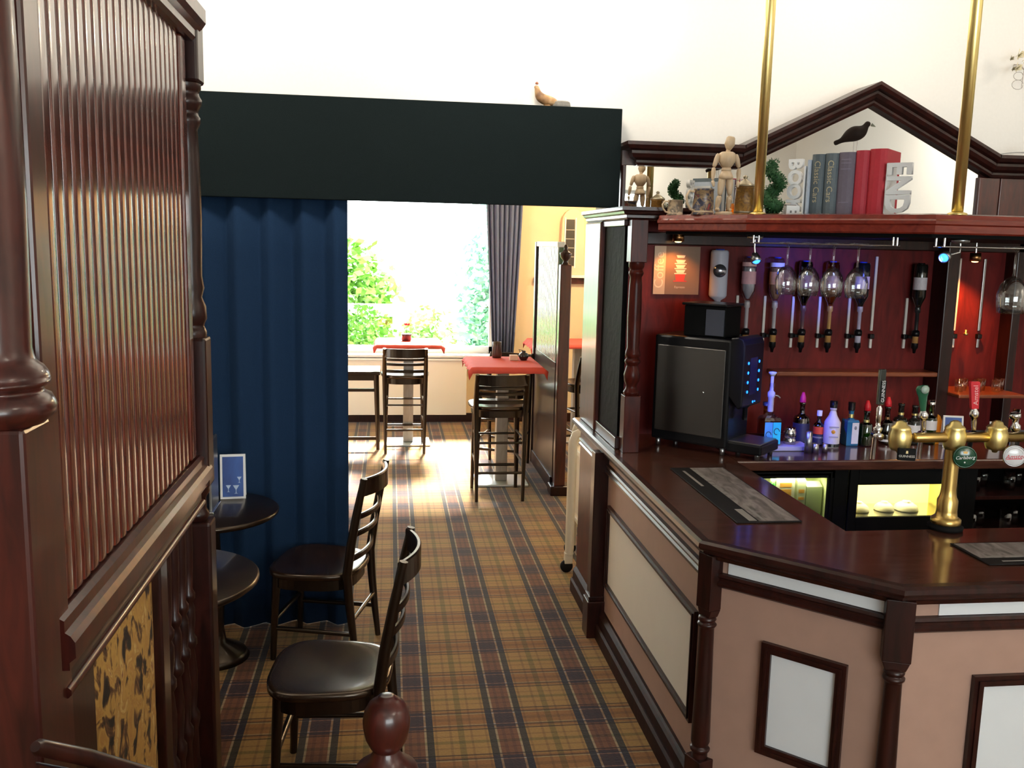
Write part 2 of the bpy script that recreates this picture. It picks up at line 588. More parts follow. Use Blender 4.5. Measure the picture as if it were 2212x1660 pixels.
def skin(name, verts, edges, radii, mt, parent, sub=1):
    o0 = ORG.get(parent.name, Vector((0, 0, 0))) if parent else Vector((0, 0, 0))
    me = bpy.data.meshes.new(name)
    me.from_pydata([tuple(Vector(v) - o0) for v in verts], edges, [])
    me.materials.append(mt)
    ob = bpy.data.objects.new(name, me); COL.objects.link(ob)
    if parent:
        ob.parent = parent; ORG[ob.name] = o0
    sk = ob.modifiers.new('skin', 'SKIN'); sk.use_smooth_shade = True
    for i, r in enumerate(radii):
        me.skin_vertices[0].data[i].radius = (r, r) if not isinstance(r, tuple) else r
    me.skin_vertices[0].data[0].use_root = True
    sb = ob.modifiers.new('smooth', 'SUBSURF'); sb.levels = sub; sb.render_levels = sub
    return ob


ZUP = (0, 0, 1)

# ================================================================== THE SETTING
FAR = 10.45
struct('floor', MB().box(-5, 7, -4.2, FAR + .3, -.1, 0), CARPET)
struct('floor_raised', MB().box(-3.2, .18, -4, 1.95, 0, .45), CARPET)
# bar room
struct('ceiling', MB().box(-3.4, 6.2, -4.2, 5.3, 3.95, 4.05), CEIL)
struct('wall_left', MB().box(-3.4, -3.2, -4.2, 5.3, 0, 3.95), WALL)
struct('wall_right', MB().box(6.0, 6.2, -4.2, 5.3, 0, 3.95), WALL)
w = MB()
w.box(-3.4, 1.16, 4.9, 5.25, 2.42, 3.95).box(-3.4, -2.1, 4.9, 5.25, 0, 2.42).box(1.16, 6.2, 4.9, 5.25, 0, 3.95)
struct('wall_middle', w, WALL)
w = MB()
w.box(-3.4, -.4, -4.2, -4, 0, 3.95).box(3.8, 6.2, -4.2, -4, 0, 3.95).box(-.4, 3.8, -4.2, -4, 0, 1.05).box(-.4, 3.8, -4.2, -4, 2.85, 3.95)
struct('wall_rear', w, WALL)
f = MB()
for x in (-.4, .98, 2.36, 3.74):
    f.box(x, x + .06, -4.16, -4.08, 1.05, 2.85)
f.box(-.4, 3.8, -4.16, -4.08, 1.05, 1.11).box(-.4, 3.8, -4.16, -4.08, 2.79, 2.85)
w2 = struct('added_rear_window', f, WHITE)  # unseen rear window, added and sized to light the bar front
MB().box(-.36, 3.76, -4.13, -4.12, 1.1, 2.8).build('pane', WINGLASS, w2)
# far dining room
struct('ceiling_far', MB().box(-5, 7, 5.25, FAR + .3, 3.05, 3.15), CEIL)
w = MB()
w.box(-5, -2.4, FAR, FAR + .25, 0, 3.05).box(1.2, 7, FAR, FAR + .25, 0, 3.05).box(-2.4, 1.2, FAR, FAR + .25, 0, .78).box(-2.4, 1.2, FAR, FAR + .25, 2.95, 3.05)
struct('wall_far', w, YELLOW)
struct('wall_far_left', MB().box(-5.2, -5, 5.0, FAR + .3, 0, 3.05), YELLOW)
w = MB()
w.box(3.3, 3.5, 5.25, 6.0, 0, 3.05).box(3.3, 3.5, 9.6, FAR, 0, 3.05).box(3.3, 3.5, 6.0, 9.6, 0, .8).box(3.3, 3.5, 6.0, 9.6, 2.45, 3.05)
struct('wall_far_right', w, YELLOW)
f = MB()
for y in (6.0, 7.17, 8.34, 9.54):
    f.box(3.38, 3.46, y, y + .06, .8, 2.45)
f.box(3.38, 3.46, 6.0, 9.6, .8, .87).box(3.38, 3.46, 6.0, 9.6, 2.38, 2.45)
w3 = struct('window_3', f, WHITE)
MB().box(3.415, 3.423, 6.04, 9.56, .85, 2.40).build('pane', WINGLASS, w3)
struct('baseboard_far', MB().box(-4.9, 3.25, FAR - .03, FAR, 0, .10), MAHOG)
f = MB()
for x in (-2.4, 1.13):
    f.box(x, x + .07, FAR + .06, FAR + .14, .78, 2.95)
f.box(-2.4, 1.2, FAR + .06, FAR + .14, .78, .86).box(-2.4, 1.2, FAR + .06, FAR + .14, 2.88, 2.95)
w1 = struct('window_1', f, WHITE)
MB().box(-2.35, 1.15, FAR + .095, FAR + .103, .84, 2.9).build('pane', WINGLASS, w1)
MB().box(-2.45, 1.25, FAR - .16, FAR + .06, .755, .785).build('window_sill', WHITE, w1, .006)
# chair rail and panelled dado behind the screen, right of the curtain
d = MB().box(1.62, 3.3, FAR - .05, FAR, 1.60, 1.665)
struct('trim_1', d, MAHOG2, .006)

# ---------------- outdoors
struct('ground_outside', MB().box(-14, 14, FAR + .3, 34, -.5, -.4), mat('lawn_ground', (.12, .26, .05), .95, noise=.4, nscale=6))
LEAF = []
for i, c in enumerate(((.07, .22, .03), (.13, .32, .05), (.20, .40, .12))):
    LEAF.append(mat('shrub_leaf_%s' % ('deep', 'mid', 'pale')[i], c, .6, noise=.35, nscale=3))
LEAFCYAN = mat('shrub_leaf_blue_green', (.26, .46, .40), .6, noise=.3, nscale=3)


def shrub(name, label, cat, loc, rx, ry, rz, n, leaf, mt, seed, trunk=False):
    rnd = random.Random(seed)
    t = thing(name, label, cat, loc, None)
    mb = MB(); L = Vector(loc)
    lumps = [(Vector((rnd.uniform(-.55, .55) * rx, rnd.uniform(-.4, .4) * ry, rnd.uniform(.3, .8) * rz)), rnd.uniform(.35, .6)) for _ in range(9)]
    for _ in range(n):
        c, s = rnd.choice(lumps)
        v = Vector((rnd.gauss(0, 1), rnd.gauss(0, 1), rnd.gauss(0, 1))).normalized() * (rnd.uniform(.55, 1) ** .5) * s
        p = L + c + Vector((v.x * rx, v.y * ry, v.z * rz * .8))
        if p.z < L.z + .02:
            continue
        a = Vector((rnd.gauss(0, 1), rnd.gauss(0, 1), rnd.gauss(0, .6))).normalized()
        bq = a.orthogonal().normalized()
        bq = (Matrix.Rotation(rnd.uniform(0, 6.28), 3, a) @ bq)
        s1 = leaf * rnd.uniform(.6, 1.3)
        mb.add([p, p + a * s1 * .5 + bq * s1 * .28, p + a * s1, p + a * s1 * .5 - bq * s1 * .28], [(0, 1, 2, 3)])
    fo = mb.build('foliage', mt, t, recalc=False); fo['kind'] = 'stuff'
    st = MB()
    for k in range(5):
        c, s = lumps[k]
        st.tube([L + Vector((c.x * .15, c.y * .15, 0)), L + Vector((c.x * .5, c.y * .5, c.z * .5)), L + c], [.05, .035, .015], 6)
    st.build('stem', mat('bark', (.10, .07, .045), .9), t)
    return t


shrub('garden_shrub', 'sunlit green shrub outside the window beside the navy curtain', 'shrub', (-.95, 14.6, -.4), 1.35, .8, 2.25, 4800, .17, LEAF[1], 3)
shrub('garden_shrub', 'low dark shrub under the white garden rail', 'shrub', (-.75, 11.9, -.4), .95, .4, 1.55, 3600, .09, LEAF[0], 5)
shrub('garden_shrub', 'pale blue-green shrub outside against the grey far curtain', 'shrub', (2.1, 15.4, -.4), 1.0, .8, 2.9, 3600, .17, LEAFCYAN, 8)
shrub('garden_shrub', 'small yellow-green shrub outside, low in the middle of the window', 'shrub', (.55, 14.0, -.4), .5, .4, 1.35, 1500, .12, LEAF[2], 11)
shrub('garden_shrub', 'green shrub outside the side window of the far room, seen only in reflections', 'shrub', (5.0, 8.0, -.4), .7, 1.6, 2.2, 3600, .17, LEAF[1], 21)
rail = thing('garden_rail', 'white painted garden rail outside the window behind the flower pot', 'fence', (-.9, 12.6, -.4))
MB().box(-2.4, .18, 12.57, 12.63, 1.02, 1.19).build('top_board', WHITE, rail, .01)
for x in (-2.3, -1.1, .08):
    MB().box(x - .04, x + .04, 12.63, 12.7, -.4, 1.17).build('post', WHITE, rail, .006)

# ================================================================== BAR COUNTER
P0 = [(1.06, 5.2), (1.06, 2.95), (1.535, 2.475), (4.6, 2.475)]
bar = thing('bar_counter', 'tan and white panelled bar counter with mahogany top', 'bar counter', (1.9, 2.6, 0))
PI_ = offset(P0, -.03)
top = PI_ + [(4.6, 3.03), (1.63, 3.03), (1.63, 4.74), (1.20, 4.74), (1.20, 5.2)]
MB().prism(top, 1.0, 1.05).build('countertop', TOPW, bar)
nose = [(-.035, 1.051), (-.008, 1.051), (.004, 1.044), (.006, 1.030), (-.002, 1.020), (-.016, 1.014), (-.016, 1.006), (-.026, .998), (-.03, .985), (-.05, .978), (-.075, .978), (-.075, 1.045)]
MB().sweep(P0, nose).build('edge_moulding', MAHOG, bar)
FP = offset(P0, -.06)          # the face of the front
IN = offset(P0, -.11)
for k in range(3):
    a, b = FP[k], FP[k + 1]; c, d = IN[k + 1], IN[k]
    MB().prism([a, b, c, d], .0, .98).build('front_panel', TAN, bar)
MB().sweep(FP, [(0, .885), (.012, .885), (.022, .893), (.022, .903), (.014, .910), (.014, .918), (.020, .924), (.016, .934), (0, .936)]).build('frieze_rail', MAHOG, bar)
MB().sweep(FP, [(0, 0), (.045, 0), (.045, .07), (.036, .082), (.03, .082), (.03, .13), (.02, .142), (.012, .15), (0, .15)]).build('plinth', PLINTHW, bar)


def seg_frame(a, b, u0, u1, v0, v1, inner, w=.034, t=.018):
    A = Vector((a[0], a[1], 0)); B = Vector((b[0], b[1], 0)); U = (B - A).normalized(); N = Vector((U.y, -U.x, 0))
    fr = frame4(A + N * .0005, U, ZUP, N, u0, u1, v0, v1, w, t).build('panel_frame', MAHOG, bar)
    MB().slab([(u0 + w, v0 + w), (u1 - w, v0 + w), (u1 - w, v1 - w), (u0 + w, v1 - w)], A + N * .0005, U, ZUP, N, .006).build('inset_panel', inner, fr)


def seg_frieze(a, b, u0, u1):
    A = Vector((a[0], a[1], 0)); B = Vector((b[0], b[1], 0)); U = (B - A).normalized(); N = Vector((U.y, -U.x, 0))
    MB().slab([(u0, .937), (u1, .937), (u1, 1.0), (u0, 1.0)], A + N * .0005, U, ZUP, N, .004).build('frieze_panel', WHITEP, bar)


seg_frame(FP[0], FP[1], 5.2 - 4.47, 5.2 - 3.09, .30, .735, CREAM, .03, .016)
seg_frame(FP[1], FP[2], .20, .485, .335, .735, WHITEP)
seg_frieze(FP[1], FP[2], .06, .63)
x0 = FP[2][0]
for u0, u1 in ((1.825, 2.36), (2.80, 3.33), (3.77, 4.30)):
    seg_frame(FP[2], FP[3], u0 - x0, u1 - x0, .335, .735, WHITEP)
for u0, u1 in ((1.69, 2.50), (2.66, 3.47), (3.63, 4.44)):
    seg_frieze(FP[2], FP[3], u0 - x0, u1 - x0)


def pilaster(x, y, nx, ny, wd=.085):
    N = Vector((nx, ny, 0)).normalized(); U = Vector((-N.y, N.x, 0)); c = Vector((x, y, 0)) + N * .012
    mb = MB()
    # bracket block with a scooped foot
    mb.slab([(-wd / 2, .800), (wd / 2, .800), (wd / 2, 1.0), (-wd / 2, 1.0)], c - N * .03, U, ZUP, N, .055)
    mb.slab([(-wd * .36, .770), (wd * .36, .770), (wd / 2, .80), (-wd / 2, .80)], c - N * .03, U, ZUP, N, .048)
    mb.lathe([(.020, .775), (.030, .770), (.033, .760), (.026, .752), (.034, .746), (.034, .738), (.026, .730), (.028, .60), (.032, .40), (.034, .30), (.028, .285), (.036, .278), (.036, .268), (.028, .26), (.028, .24)], c, n=14)
    mb.obox(c + Vector((0, 0, .12)), .04, .035, .12, U, N, ZUP)
    mb.build('pilaster', MAHOG, bar, .003)


pilaster(FP[1][0], FP[1][1], -.92, -.38, .07)
pilaster(FP[2][0], FP[2][1], -.38, -.92)
for x in (2.58, 3.55):
    pilaster(x, FP[3][1], 0, -1)
# square post where the counter passes the side screen
pp = MB(); pp.box(1.045, 1.135, 4.53, 4.61, .2, .995).box(1.03, 1.14, 4.51, 4.63, 0, .2).box(1.038, 1.137, 4.522, 4.618, .2, .225)
pp.build('end_post', MAHOG, bar, .004)
MB().box(1.108, 1.1195, 4.62, 5.2, .15, .975).build('end_panel', DKRED, bar, .002)
inn = MB(); inn.box(1.59, 1.61, 3.01, 4.1, 0, .998).box(1.59, 4.6, 2.99, 3.01, 0, .998)
inn.build('inner_lining', BLACKM, bar)

# ================================================================== SIDE SCREEN at the end of the counter
scr = thing('bar_side_screen', 'mahogany side screen with black carved panel and turned post on bar end', 'screen', (1.15, 4.8, 1.05))
MB().box(1.095, 1.165, 4.82, 5.2, 1.05, 2.17).build('rear_post', MAHOG2, scr, .012)
MB().box(1.12, 1.145, 4.40, 4.82, 1.05, 2.17).build('carved_panel', CARVED, scr)
MB().box(1.105, 1.155, 4.37, 4.82, 1.0515, 1.11).build('bottom_rail', MAHOG, scr, .004)
MB().box(1.108, 1.155, 4.37, 4.82, 2.14, 2.17).build('top_rail', MAHOG, scr, .004)
sc = Vector((1.165, 4.33, 0))
tp = MB(); tp.box(1.125, 1.205, 4.29, 4.37, 1.05, 1.33).box(1.125, 1.205, 4.29, 4.37, 1.97, 2.17)
tp.lathe([(.036, 1.33), (.040, 1.345), (.030, 1.36), (.026, 1.375), (.037, 1.40), (.040, 1.43), (.032, 1.46), (.027, 1.475), (.038, 1.49), (.038, 1.50), (.029, 1.51), (.038, 1.525), (.036, 1.54), (.030, 1.56), (.034, 1.70), (.031, 1.86), (.028, 1.90), (.036, 1.915), (.036, 1.925), (.029, 1.935), (.038, 1.95), (.038, 1.97)], sc, n=16)
tp.build('turned_post', DKRED, scr, .003)
low = [(1.105, 5.2), (1.105, 4.30), (1.42, 4.30)]
MB().sweep(low, [(-.06, 2.17), (.0, 2.17), (.008, 2.178), (.008, 2.19), (.022, 2.196), (.026, 2.206), (.036, 2.212), (.036, 2.228), (-.06, 2.228)]).build('cornice', MAHOG, scr)
MB().prism([(1.10, 5.2), (1.10, 4.30), (1.42, 4.30), (1.42, 4.72), (1.2, 4.72), (1.2, 5.2)], 2.175, 2.225).build('cap_board', MAHOG, scr)

# ================================================================== BACK BAR
bb = thing('back_bar', 'mahogany back bar with red panelled back and lit shelf', 'back bar', (3.1, 4.5, 0))
MB().box(1.63, 4.7, 4.10, 4.73, 1.0, 1.05).build('worktop', TOPW, bb, .008)
MB().box(1.20, 2.93, 4.735, 4.88, 1.05, 2.19).build('back_panel', REDPAN, bb)
MB().box(3.0, 4.7, 4.80, 4.88, 1.05, 2.19).build('niche_panel', REDPAN, bb)
MB().box(2.93, 3.0, 4.60, 4.88, 1.05, 2.12).build('divider_post', MAHOG, bb, .005)
MB().box(3.40, 3.45, 4.70, 4.88, 1.05, 2.12).build('divider_post', MAHOG, bb, .005)
MB().box(2.02, 2.93, 4.60, 4.735, 1.385, 1.41).build('bottle_shelf', SHELFW, bb, .006)
MB().box(3.0, 3.38, 4.50, 4.80, 1.285, 1.305).build('bottle_shelf', SHELFW, bb, .005)
MB().box(1.20, 4.7, 4.70, 4.735, 2.055, 2.12).build('head_rail', MAHOG, bb, .006)
car = MB()
car.box(1.63, 4.7, 4.45, 4.7, 0, 1.0).box(1.63, 1.68, 4.14, 4.45, 0, 1.0).box(2.15, 2.22, 4.14, 4.45, 0, 1.0).box(2.84, 2.90, 4.14, 4.45, 0, 1.0).box(3.5, 3.55, 4.14, 4.45, 0, 1.0)
car.build('carcass', BLACKM, bb)
for z in (.62, .83):
    MB().box(2.90, 3.5, 4.15, 4.45, z, z + .018).build('glass_shelf', MAHOG, bb)

# ================================================================== HANGING CANOPY above the counter
can = thing('bar_canopy', 'red mahogany bar canopy shelf hanging from brass poles', 'canopy', (2.0, 3.8, 2.12))
CP = [(1.235, 4.245), (1.50, 3.83), (2.034, 3.296), (4.6, 3.296)]
CI = offset(CP, -.03)
MB().prism(CI + [(4.6, 4.70), (1.47, 4.70), (1.47, 4.24)], 2.125, 2.19).build('shelf_board', MAHOG, can)
MB().sweep(CP, [(-.05, 2.118), (-.01, 2.118), (-.004, 2.124), (-.004, 2.150), (.004, 2.156), (.004, 2.168), (-.004, 2.174), (-.010, 2.190), (-.05, 2.196)]).build('edge_moulding', CANOPY, can)
MB().prism(offset(CP, -.06) + [(4.6, 4.70), (1.47, 4.70), (1.47, 4.24)], 2.105, 2.125).build('soffit_board', BLACKM, can)

for n_, (x, y, lab) in enumerate(((1.572, 3.885, 'shiny brass pole rising from the canopy beside the wooden mannequin'), (2.145, 3.34, 'shiny brass pole rising from the canopy right of the books'))):
    t = thing('brass_pole', lab, 'pole', (x, y, 2.19), 'brass poles holding the canopy')
    MB().lathe([(0, 2.191), (.021, 2.191), (.021, 3.95), (0, 3.95)], (x, y, 0), n=20).build('tube', BRASS, t)
    MB().lathe([(0, 2.1905), (.036, 2.1905), (.036, 2.198), (.024, 2.203), (.0215, 2.203)], (x, y, 0), n=20).build('base_ring', BRASS, t)

# ================================================================== MIRROR WITH PEDIMENT
ped = thing('mirror_pediment', 'mirrored overmantel with dark gable cornice behind the canopy', 'mirror', (2.5, 4.75, 2.19))
pk, sl = (2.5, 2.80), .488
feet = 2.455
dx = (pk[1] - feet) / sl
fl, frr = pk[0] - dx, pk[0] + dx
YM = 4.75
MB().slab([(1.195, 2.225), (3.15, 2.225), (3.15, pk[1] - sl * (3.15 - pk[0])), (pk[0], pk[1]), (fl, feet), (1.195, feet)], (0, YM, 0), (1, 0, 0), ZUP, (0, 1, 0), .006).build('mirror_glass', MIRROR, ped)
bk = MB()
bk.slab([(1.18, 2.20), (4.3, 2.20), (4.3, 2.53), (frr + .05, 2.53), (pk[0], pk[1] + .06), (fl - .05, 2.53), (1.18, 2.53)], (0, YM + .007, 0), (1, 0, 0), ZUP, (0, 1, 0), .13)
bk.build('backing_board', MAHOG, ped)
MB().box(3.15, 3.27, YM - .02, YM + .005, 2.20, feet).build('end_panel', MAHOG2, ped, .004)
MB().box(3.275, 4.3, YM - .02, YM + .005, 2.20, feet).build('end_panel', MAHOG2, ped, .004)
MB().box(1.176, 1.195, YM - .03, YM + .005, 2.225, feet).build('edge_stile', MAHOG, ped, .003)
# cornice profile: (outwards from the wall side, height above the soffit)
cprof = [(0, 0), (.035, 0), (.042, .012), (.042, .022), (.065, .034), (.075, .05), (.075, .062), (.095, .070), (.105, .085), (.105, .10), (0, .10)]


def cornice_run(p, q, name):
    """cornice along p->q in the plane of the mirror; the profile leans with the slope, vertical mitres at the ends"""
    mb = MB(); vs = []; m = len(cprof)
    for e in (p, q):
        for o, h in cprof:
            vs.append((e[0], YM + .002 - o, e[1] + h * 1.13))
    fs = [(i, i + 1, m + i + 1, m + i) for i in range(m - 1)] + [(m - 1, 0, m, 2 * m - 1), list(range(m)), list(range(m, 2 * m))]
    # depth behind to the wall
    vs2 = [(p[0], YM + .002, p[1]), (q[0], YM + .002, q[1]), (q[0], YM + .002, q[1] + .113), (p[0], YM + .002, p[1] + .113)]
    vs3 = [(x, 4.895, z) for x, y, z in vs2]
    mb.add(vs, fs)
    mb.add(vs2 + vs3, [(0, 1, 2, 3), (4, 5, 6, 7), (0, 1, 5, 4), (2, 3, 7, 6), (0, 3, 7, 4), (1, 2, 6, 5)])
    return mb.build(name, MAHOG, ped)


cornice_run((fl, feet), pk, 'raking_cornice')
cornice_run(pk, (frr, feet), 'raking_cornice')
cornice_run((frr - .005, feet), (4.3, feet), 'cornice')
# left cornice with its return to the wall
MB().sweep([(1.285, 4.895), (1.285, YM + .002), (fl + .005, YM + .002)], [(0, feet), (.035, feet), (.042, feet + .013), (.042, feet + .025), (.065, feet + .038), (.075, feet + .056), (.075, feet + .07), (.095, feet + .079), (.105, feet + .096), (.105, feet + .113), (0, feet + .113)]).build('cornice', MAHOG, ped)
c = MB(); c.lathe([(0, feet + .113), (.03, feet + .113), (.03, feet + .122), (.012, feet + .135), (.018, feet + .155), (.018, feet + .17), (.0, feet + .185)], (3.41, 4.70, 0), n=12)
c.build('finial', MAHOG, ped)
MB().tube([(3.2 + .02 * i, 4.69, feet + .118 + .018 * sin(pi * i / 15)) for i in range(16)], .006, 6).build('scroll', mat('pale_scroll', (.6, .58, .55), .5), ped)

# ================================================================== THINGS ON THE CANOPY SHELF
CT = 2.191


def loc_on(px, Y, z=CT):
    p = at(px, 460, Y=Y)
    return Vector((p.x, Y, z))


# ---- books between letter bookends, standing parallel to the cut corner of the canopy
be = Vector((.7071, -.7071, 0)); bn = Vector((-.7071, -.7071, 0))
B0 = Vector((1.815, 3.955, CT))
BOOKS = [('slim pale blue book at the left end of the canopy book row', .018, .245, (.50, .56, .66), None),
         ('slate grey hardback with gold title beside the slim pale book', .056, .268, (.105, .135, .155), 'Classic Cars'),
         ('slate grey hardback with gold title beside the purple grey book', .058, .270, (.105, .135, .155), 'Classic Cars'),
         ('purple grey cloth book between the grey and red books', .070, .272, (.135, .115, .155), None),
         ('crimson red book beside the purple grey book', .056, .277, (.42, .025, .045), None),
         ('crimson red book at the right end beside the white letter bookend', .072, .281, (.46, .02, .035), None)]
u = 0
GOLD = mat('gold_foil', (.62, .55, .36), .4, .4)
book_z = {}
for i, (lab, wd, ht, colr, title) in enumerate(BOOKS):
    t = thing('book', lab, 'book', B0 + be * (u + wd / 2), 'books on the canopy shelf')
    cm = mat('book_cloth_%s' % 'pale slate slate2 purple red red2'.split()[i], colr, .6, noise=.12, nscale=90)
    O = B0 + be * u
    dp = .19
    # rounded spine and boards as one cover
    out = [(0, 0), (wd * .12, .008), (wd * .35, .013), (wd * .65, .013), (wd * .88, .008), (wd, 0), (wd, -dp), (wd - .004, -dp), (wd - .004, -.006), (.004, -.006), (.004, -dp), (0, -dp)]
    cv = MB(); cv.prism([((O + be * a + bn * b_).x, (O + be * a + bn * b_).y) for a, b_ in out], CT, CT + ht)
    cv.build('cover', cm, t, recalc=True)
    MB().obox(O + be * (wd / 2) - bn * (dp / 2 + .002) + Vector((0, 0, ht / 2)), wd / 2 - .0045, dp / 2 - .006, ht / 2 - .004, be, bn, ZUP).build('page_block', PAPER, t)
    if title:
        lettering(title, .036, O + be * (wd / 2) + bn * .0135 + Vector((0, 0, ht * .56)), (0, 0, -1), be, GOLD, t)
    elif i == 3:
        for zz in (.06, .20, .225, .24):
            MB().slab([(wd * .2, zz), (wd * .8, zz), (wd * .8, zz + .003), (wd * .2, zz + .003)], O + bn * .0128, be, ZUP, bn, .001).build('spine_line', mat('dull_lilac_foil', (.22, .19, .26), .5), t)
    book_z[i] = (O + be * (wd / 2), ht)
    u += wd + .0012
BEND = mat('white_letter_enamel', (.86, .86, .86), .35)
t = thing('letter_bookend', 'white bookend of stacked letters END holding the red books', 'bookend', B0 + be * (u + .03), None)
O = B0 + be * (u + .052) + bn * .015
for ch, zz in (('E', .198), ('N', .128), ('D', .054)):
    lt = lettering(ch, .105, O + Vector((0, 0, zz)), (0, 0, -1), be, BEND, t, .012, 'letter', bold=.0035)
    lt.data.transform(Matrix.Translation(-(O - ORG[t.name] + Vector((0, 0, zz)))))
    lt.data.transform(Matrix.Scale(1.25, 4, be))
    lt.data.transform(Matrix.Translation(O - ORG[t.name] + Vector((0, 0, zz))))
MB().obox(B0 + be * (u + .004) - bn * .06 + Vector((0, 0, .11)), .003, .07, .11, be, bn, ZUP).build('back_plate', BEND, t)
MB().obox(B0 + be * (u + .045) - bn * .03 + Vector((0, 0, .003)), .042, .04, .003, be, bn, ZUP).build('foot_plate', BEND, t)
t = thing('letter_bookend', 'white bookend of stacked letters BOOK behind the spiral topiary', 'bookend', B0 + be * -.06, None)
O = B0 + be * -.062 + bn * -.02
for ch, zz in (('B', .232), ('O', .172), ('O', .112), ('K', .052)):
    lt = lettering(ch, .085, O + Vector((0, 0, zz)), (0, 0, -1), be, BEND, t, .012, 'letter', bold=.003)
MB().obox(B0 + be * -.008 - bn * .06 + Vector((0, 0, .11)), .003, .07, .11, be, bn, ZUP).build('back_plate', BEND, t)
MB().obox(B0 + be * -.055 - bn * .03 + Vector((0, 0, .003)), .042, .04, .003, be, bn, ZUP).build('foot_plate', BEND, t)

# ---- dark bird figure on thin legs
c3, h3 = book_z[3]
bz = CT + h3 + .0005
bc = c3 - bn * .08
bt = thing('bird_figure', 'dark brown wooden bird figure on thin legs standing on the books', 'figurine', (bc.x, bc.y, bz))
FX = Vector((.95, -.30, 0)).normalized()
def bp(u_, z_, s_=0):
    return Vector((bc.x, bc.y, bz)) + FX * u_ + Vector((0, 0, z_)) + FX.orthogonal() * 0
DARKBIRD = mat('dark_bird_wood', (.014, .008, .006), .6, noise=.4, nscale=40, spec=.1)
skin('body', [bp(-.088, .042), (bp(-.055, .056)), bp(-.03, .075), bp(0, .086), bp(.028, .095), bp(.040, .114), bp(.046, .128), bp(.060, .126)],
     [(i, i + 1) for i in range(7)], [(.004, .012), .010, .030, .038, .030, .013, .016, .008], DARKBIRD, bt, 2)
MB().lathe([(.0075, 0), (.004, .012), (0, .022)], bp(.062, .123), FX * 1 + Vector((0, 0, -.5)), n=8).build('beak', mat('horn_beak', (.16, .17, .12), .4), bt)
for dx_ in (-.004, .010):
    MB().tube([bp(dx_, .002), bp(dx_, .058)], .0018, 6).build('leg', mat('pale_wire', (.55, .5, .48), .4, .5), bt)
MB().lathe([(0, 0), (.016, 0), (.016, .003), (0, .003)], bp(.003, 0), n=12).build('foot_plate', mat('pale_wire2', (.5, .46, .42), .5), bt)

# ---- spiral topiary in a pot
p = loc_on(1668, 4.02)
tt = thing('spiral_topiary', 'small green spiral topiary beside the left brass pole', 'plant', p)
GREEN = mat('topiary_leaf', (.018, .085, .022), .7, noise=.6, nscale=60)
mb = MB(); core = MB()
rnd = random.Random(4)
for i in range(61):
    pass
hel = []
for i in range(61):
    k = i / 60
    a = 5.2 - 2.0 * 2 * pi * k * .8
    rr = .034 * (1 - .55 * k)
    hel.append((p + Vector((rr * cos(a), rr * sin(a), .035 + .20 * k)), .036 * (1 - .45 * k)))
core.tube([h_[0] for h_ in hel], [h_[1] * .8 for h_ in hel], 8)
core.build('core', GREEN, tt)
for c_, r_ in hel:
    for _ in range(34):
        v = Vector((rnd.gauss(0, 1), rnd.gauss(0, 1), rnd.gauss(0, 1))).normalized()
        q = c_ + v * r_ * rnd.uniform(.75, 1.08)
        a = (v + Vector((rnd.gauss(0, .6), rnd.gauss(0, .6), rnd.gauss(0, .6)))).normalized(); b_ = a.orthogonal().normalized()
        s1 = .012
        mb.add([q, q + a * s1 * .5 + b_ * s1 * .3, q + a * s1, q + a * s1 * .5 - b_ * s1 * .3], [(0, 1, 2, 3)])
o = mb.build('foliage', GREEN, tt, recalc=False); o['kind'] = 'stuff'
MB().lathe([(0, 0), (.026, 0), (.034, .04), (.036, .04), (.036, .045), (0, .045)], p, n=16).build('pot', mat('dark_pot', (.02, .05, .03), .5), tt)
p = loc_on(1709, 3.90)
t = thing('white_box', 'small white box with two dark square holes beside the topiary', 'box', p)
MB().obox(p + Vector((0, 0, .022)), .03, .02, .022).build('body', WHITE, t, .003)
for s_ in (-1, 1):
    MB().obox(p + Vector((.011 * s_, -.0203, .018)), .004, .0006, .005).build('square_hole', mat('grey_hole', (.18, .17, .17), .6), t)
MB().obox(p + Vector((-.008, 0, .0465)), .022, .016, .0022).build('lid', mat('grey_lid', (.25, .24, .24), .6), t)

# ---- artist's mannequin
p = loc_on(1566, 4.03)
p.x -= .005
mn = thing('artist_mannequin', 'jointed pale wooden artist mannequin standing on the canopy shelf', 'figurine', p)


def limb(name, a, b, r0, r1, rm=None):
    a = p + Vector(a); b = p + Vector(b); L = (b - a).length
    rm = rm or max(r0, r1) * 1.12
    MB().lathe([(0, 0), (r0 * .7, L * .02), (r0, L * .12), (rm, L * .4), (r1, L * .88), (r1 * .7, L * .98), (0, L)], a, b - a, n=12).build(name, PINE, mn)


MB().lathe([(0, 0), (.038, 0), (.038, .012), (.034, .016), (0, .016)], p, n=20).build('base_disc', PINE, mn)
limb('head', (.004, -.002, .283), (.012, -.006, .342), .014, .019, .023)
limb('neck', (.002, 0, .272), (.005, -.001, .288), .009, .009)
limb('chest', (0, 0, .205), (0, 0, .276), .025, .036, .038)
limb('abdomen', (0, 0, .188), (0, 0, .208), .020, .020)
limb('hips', (0, 0, .155), (0, 0, .195), .033, .022, .031)
for sgn, knee, foot in ((-1, (-.028, -.01, .085), (-.034, .004, .026)), (1, (.020, -.004, .088), (.024, .012, .026))):
    limb('upper_arm', (sgn * .038, 0, .266), (sgn * .058, 0, .208), .011, .009)
    limb('forearm', (sgn * .058, 0, .206), (sgn * (.064 if sgn < 0 else .052), -.012, .150), .009, .007)
    limb('hand', (sgn * (.064 if sgn < 0 else .052), -.012, .149), (sgn * (.060 if sgn < 0 else .05), -.02, .122), .007, .005)
    limb('thigh', (sgn * .016, 0, .165), knee, .015, .011)
    limb('calf', knee, foot, .012, .008)
    limb('foot', (foot[0], foot[1] + .006, .0245), (foot[0], foot[1] - .032, .0235), .008, .006)


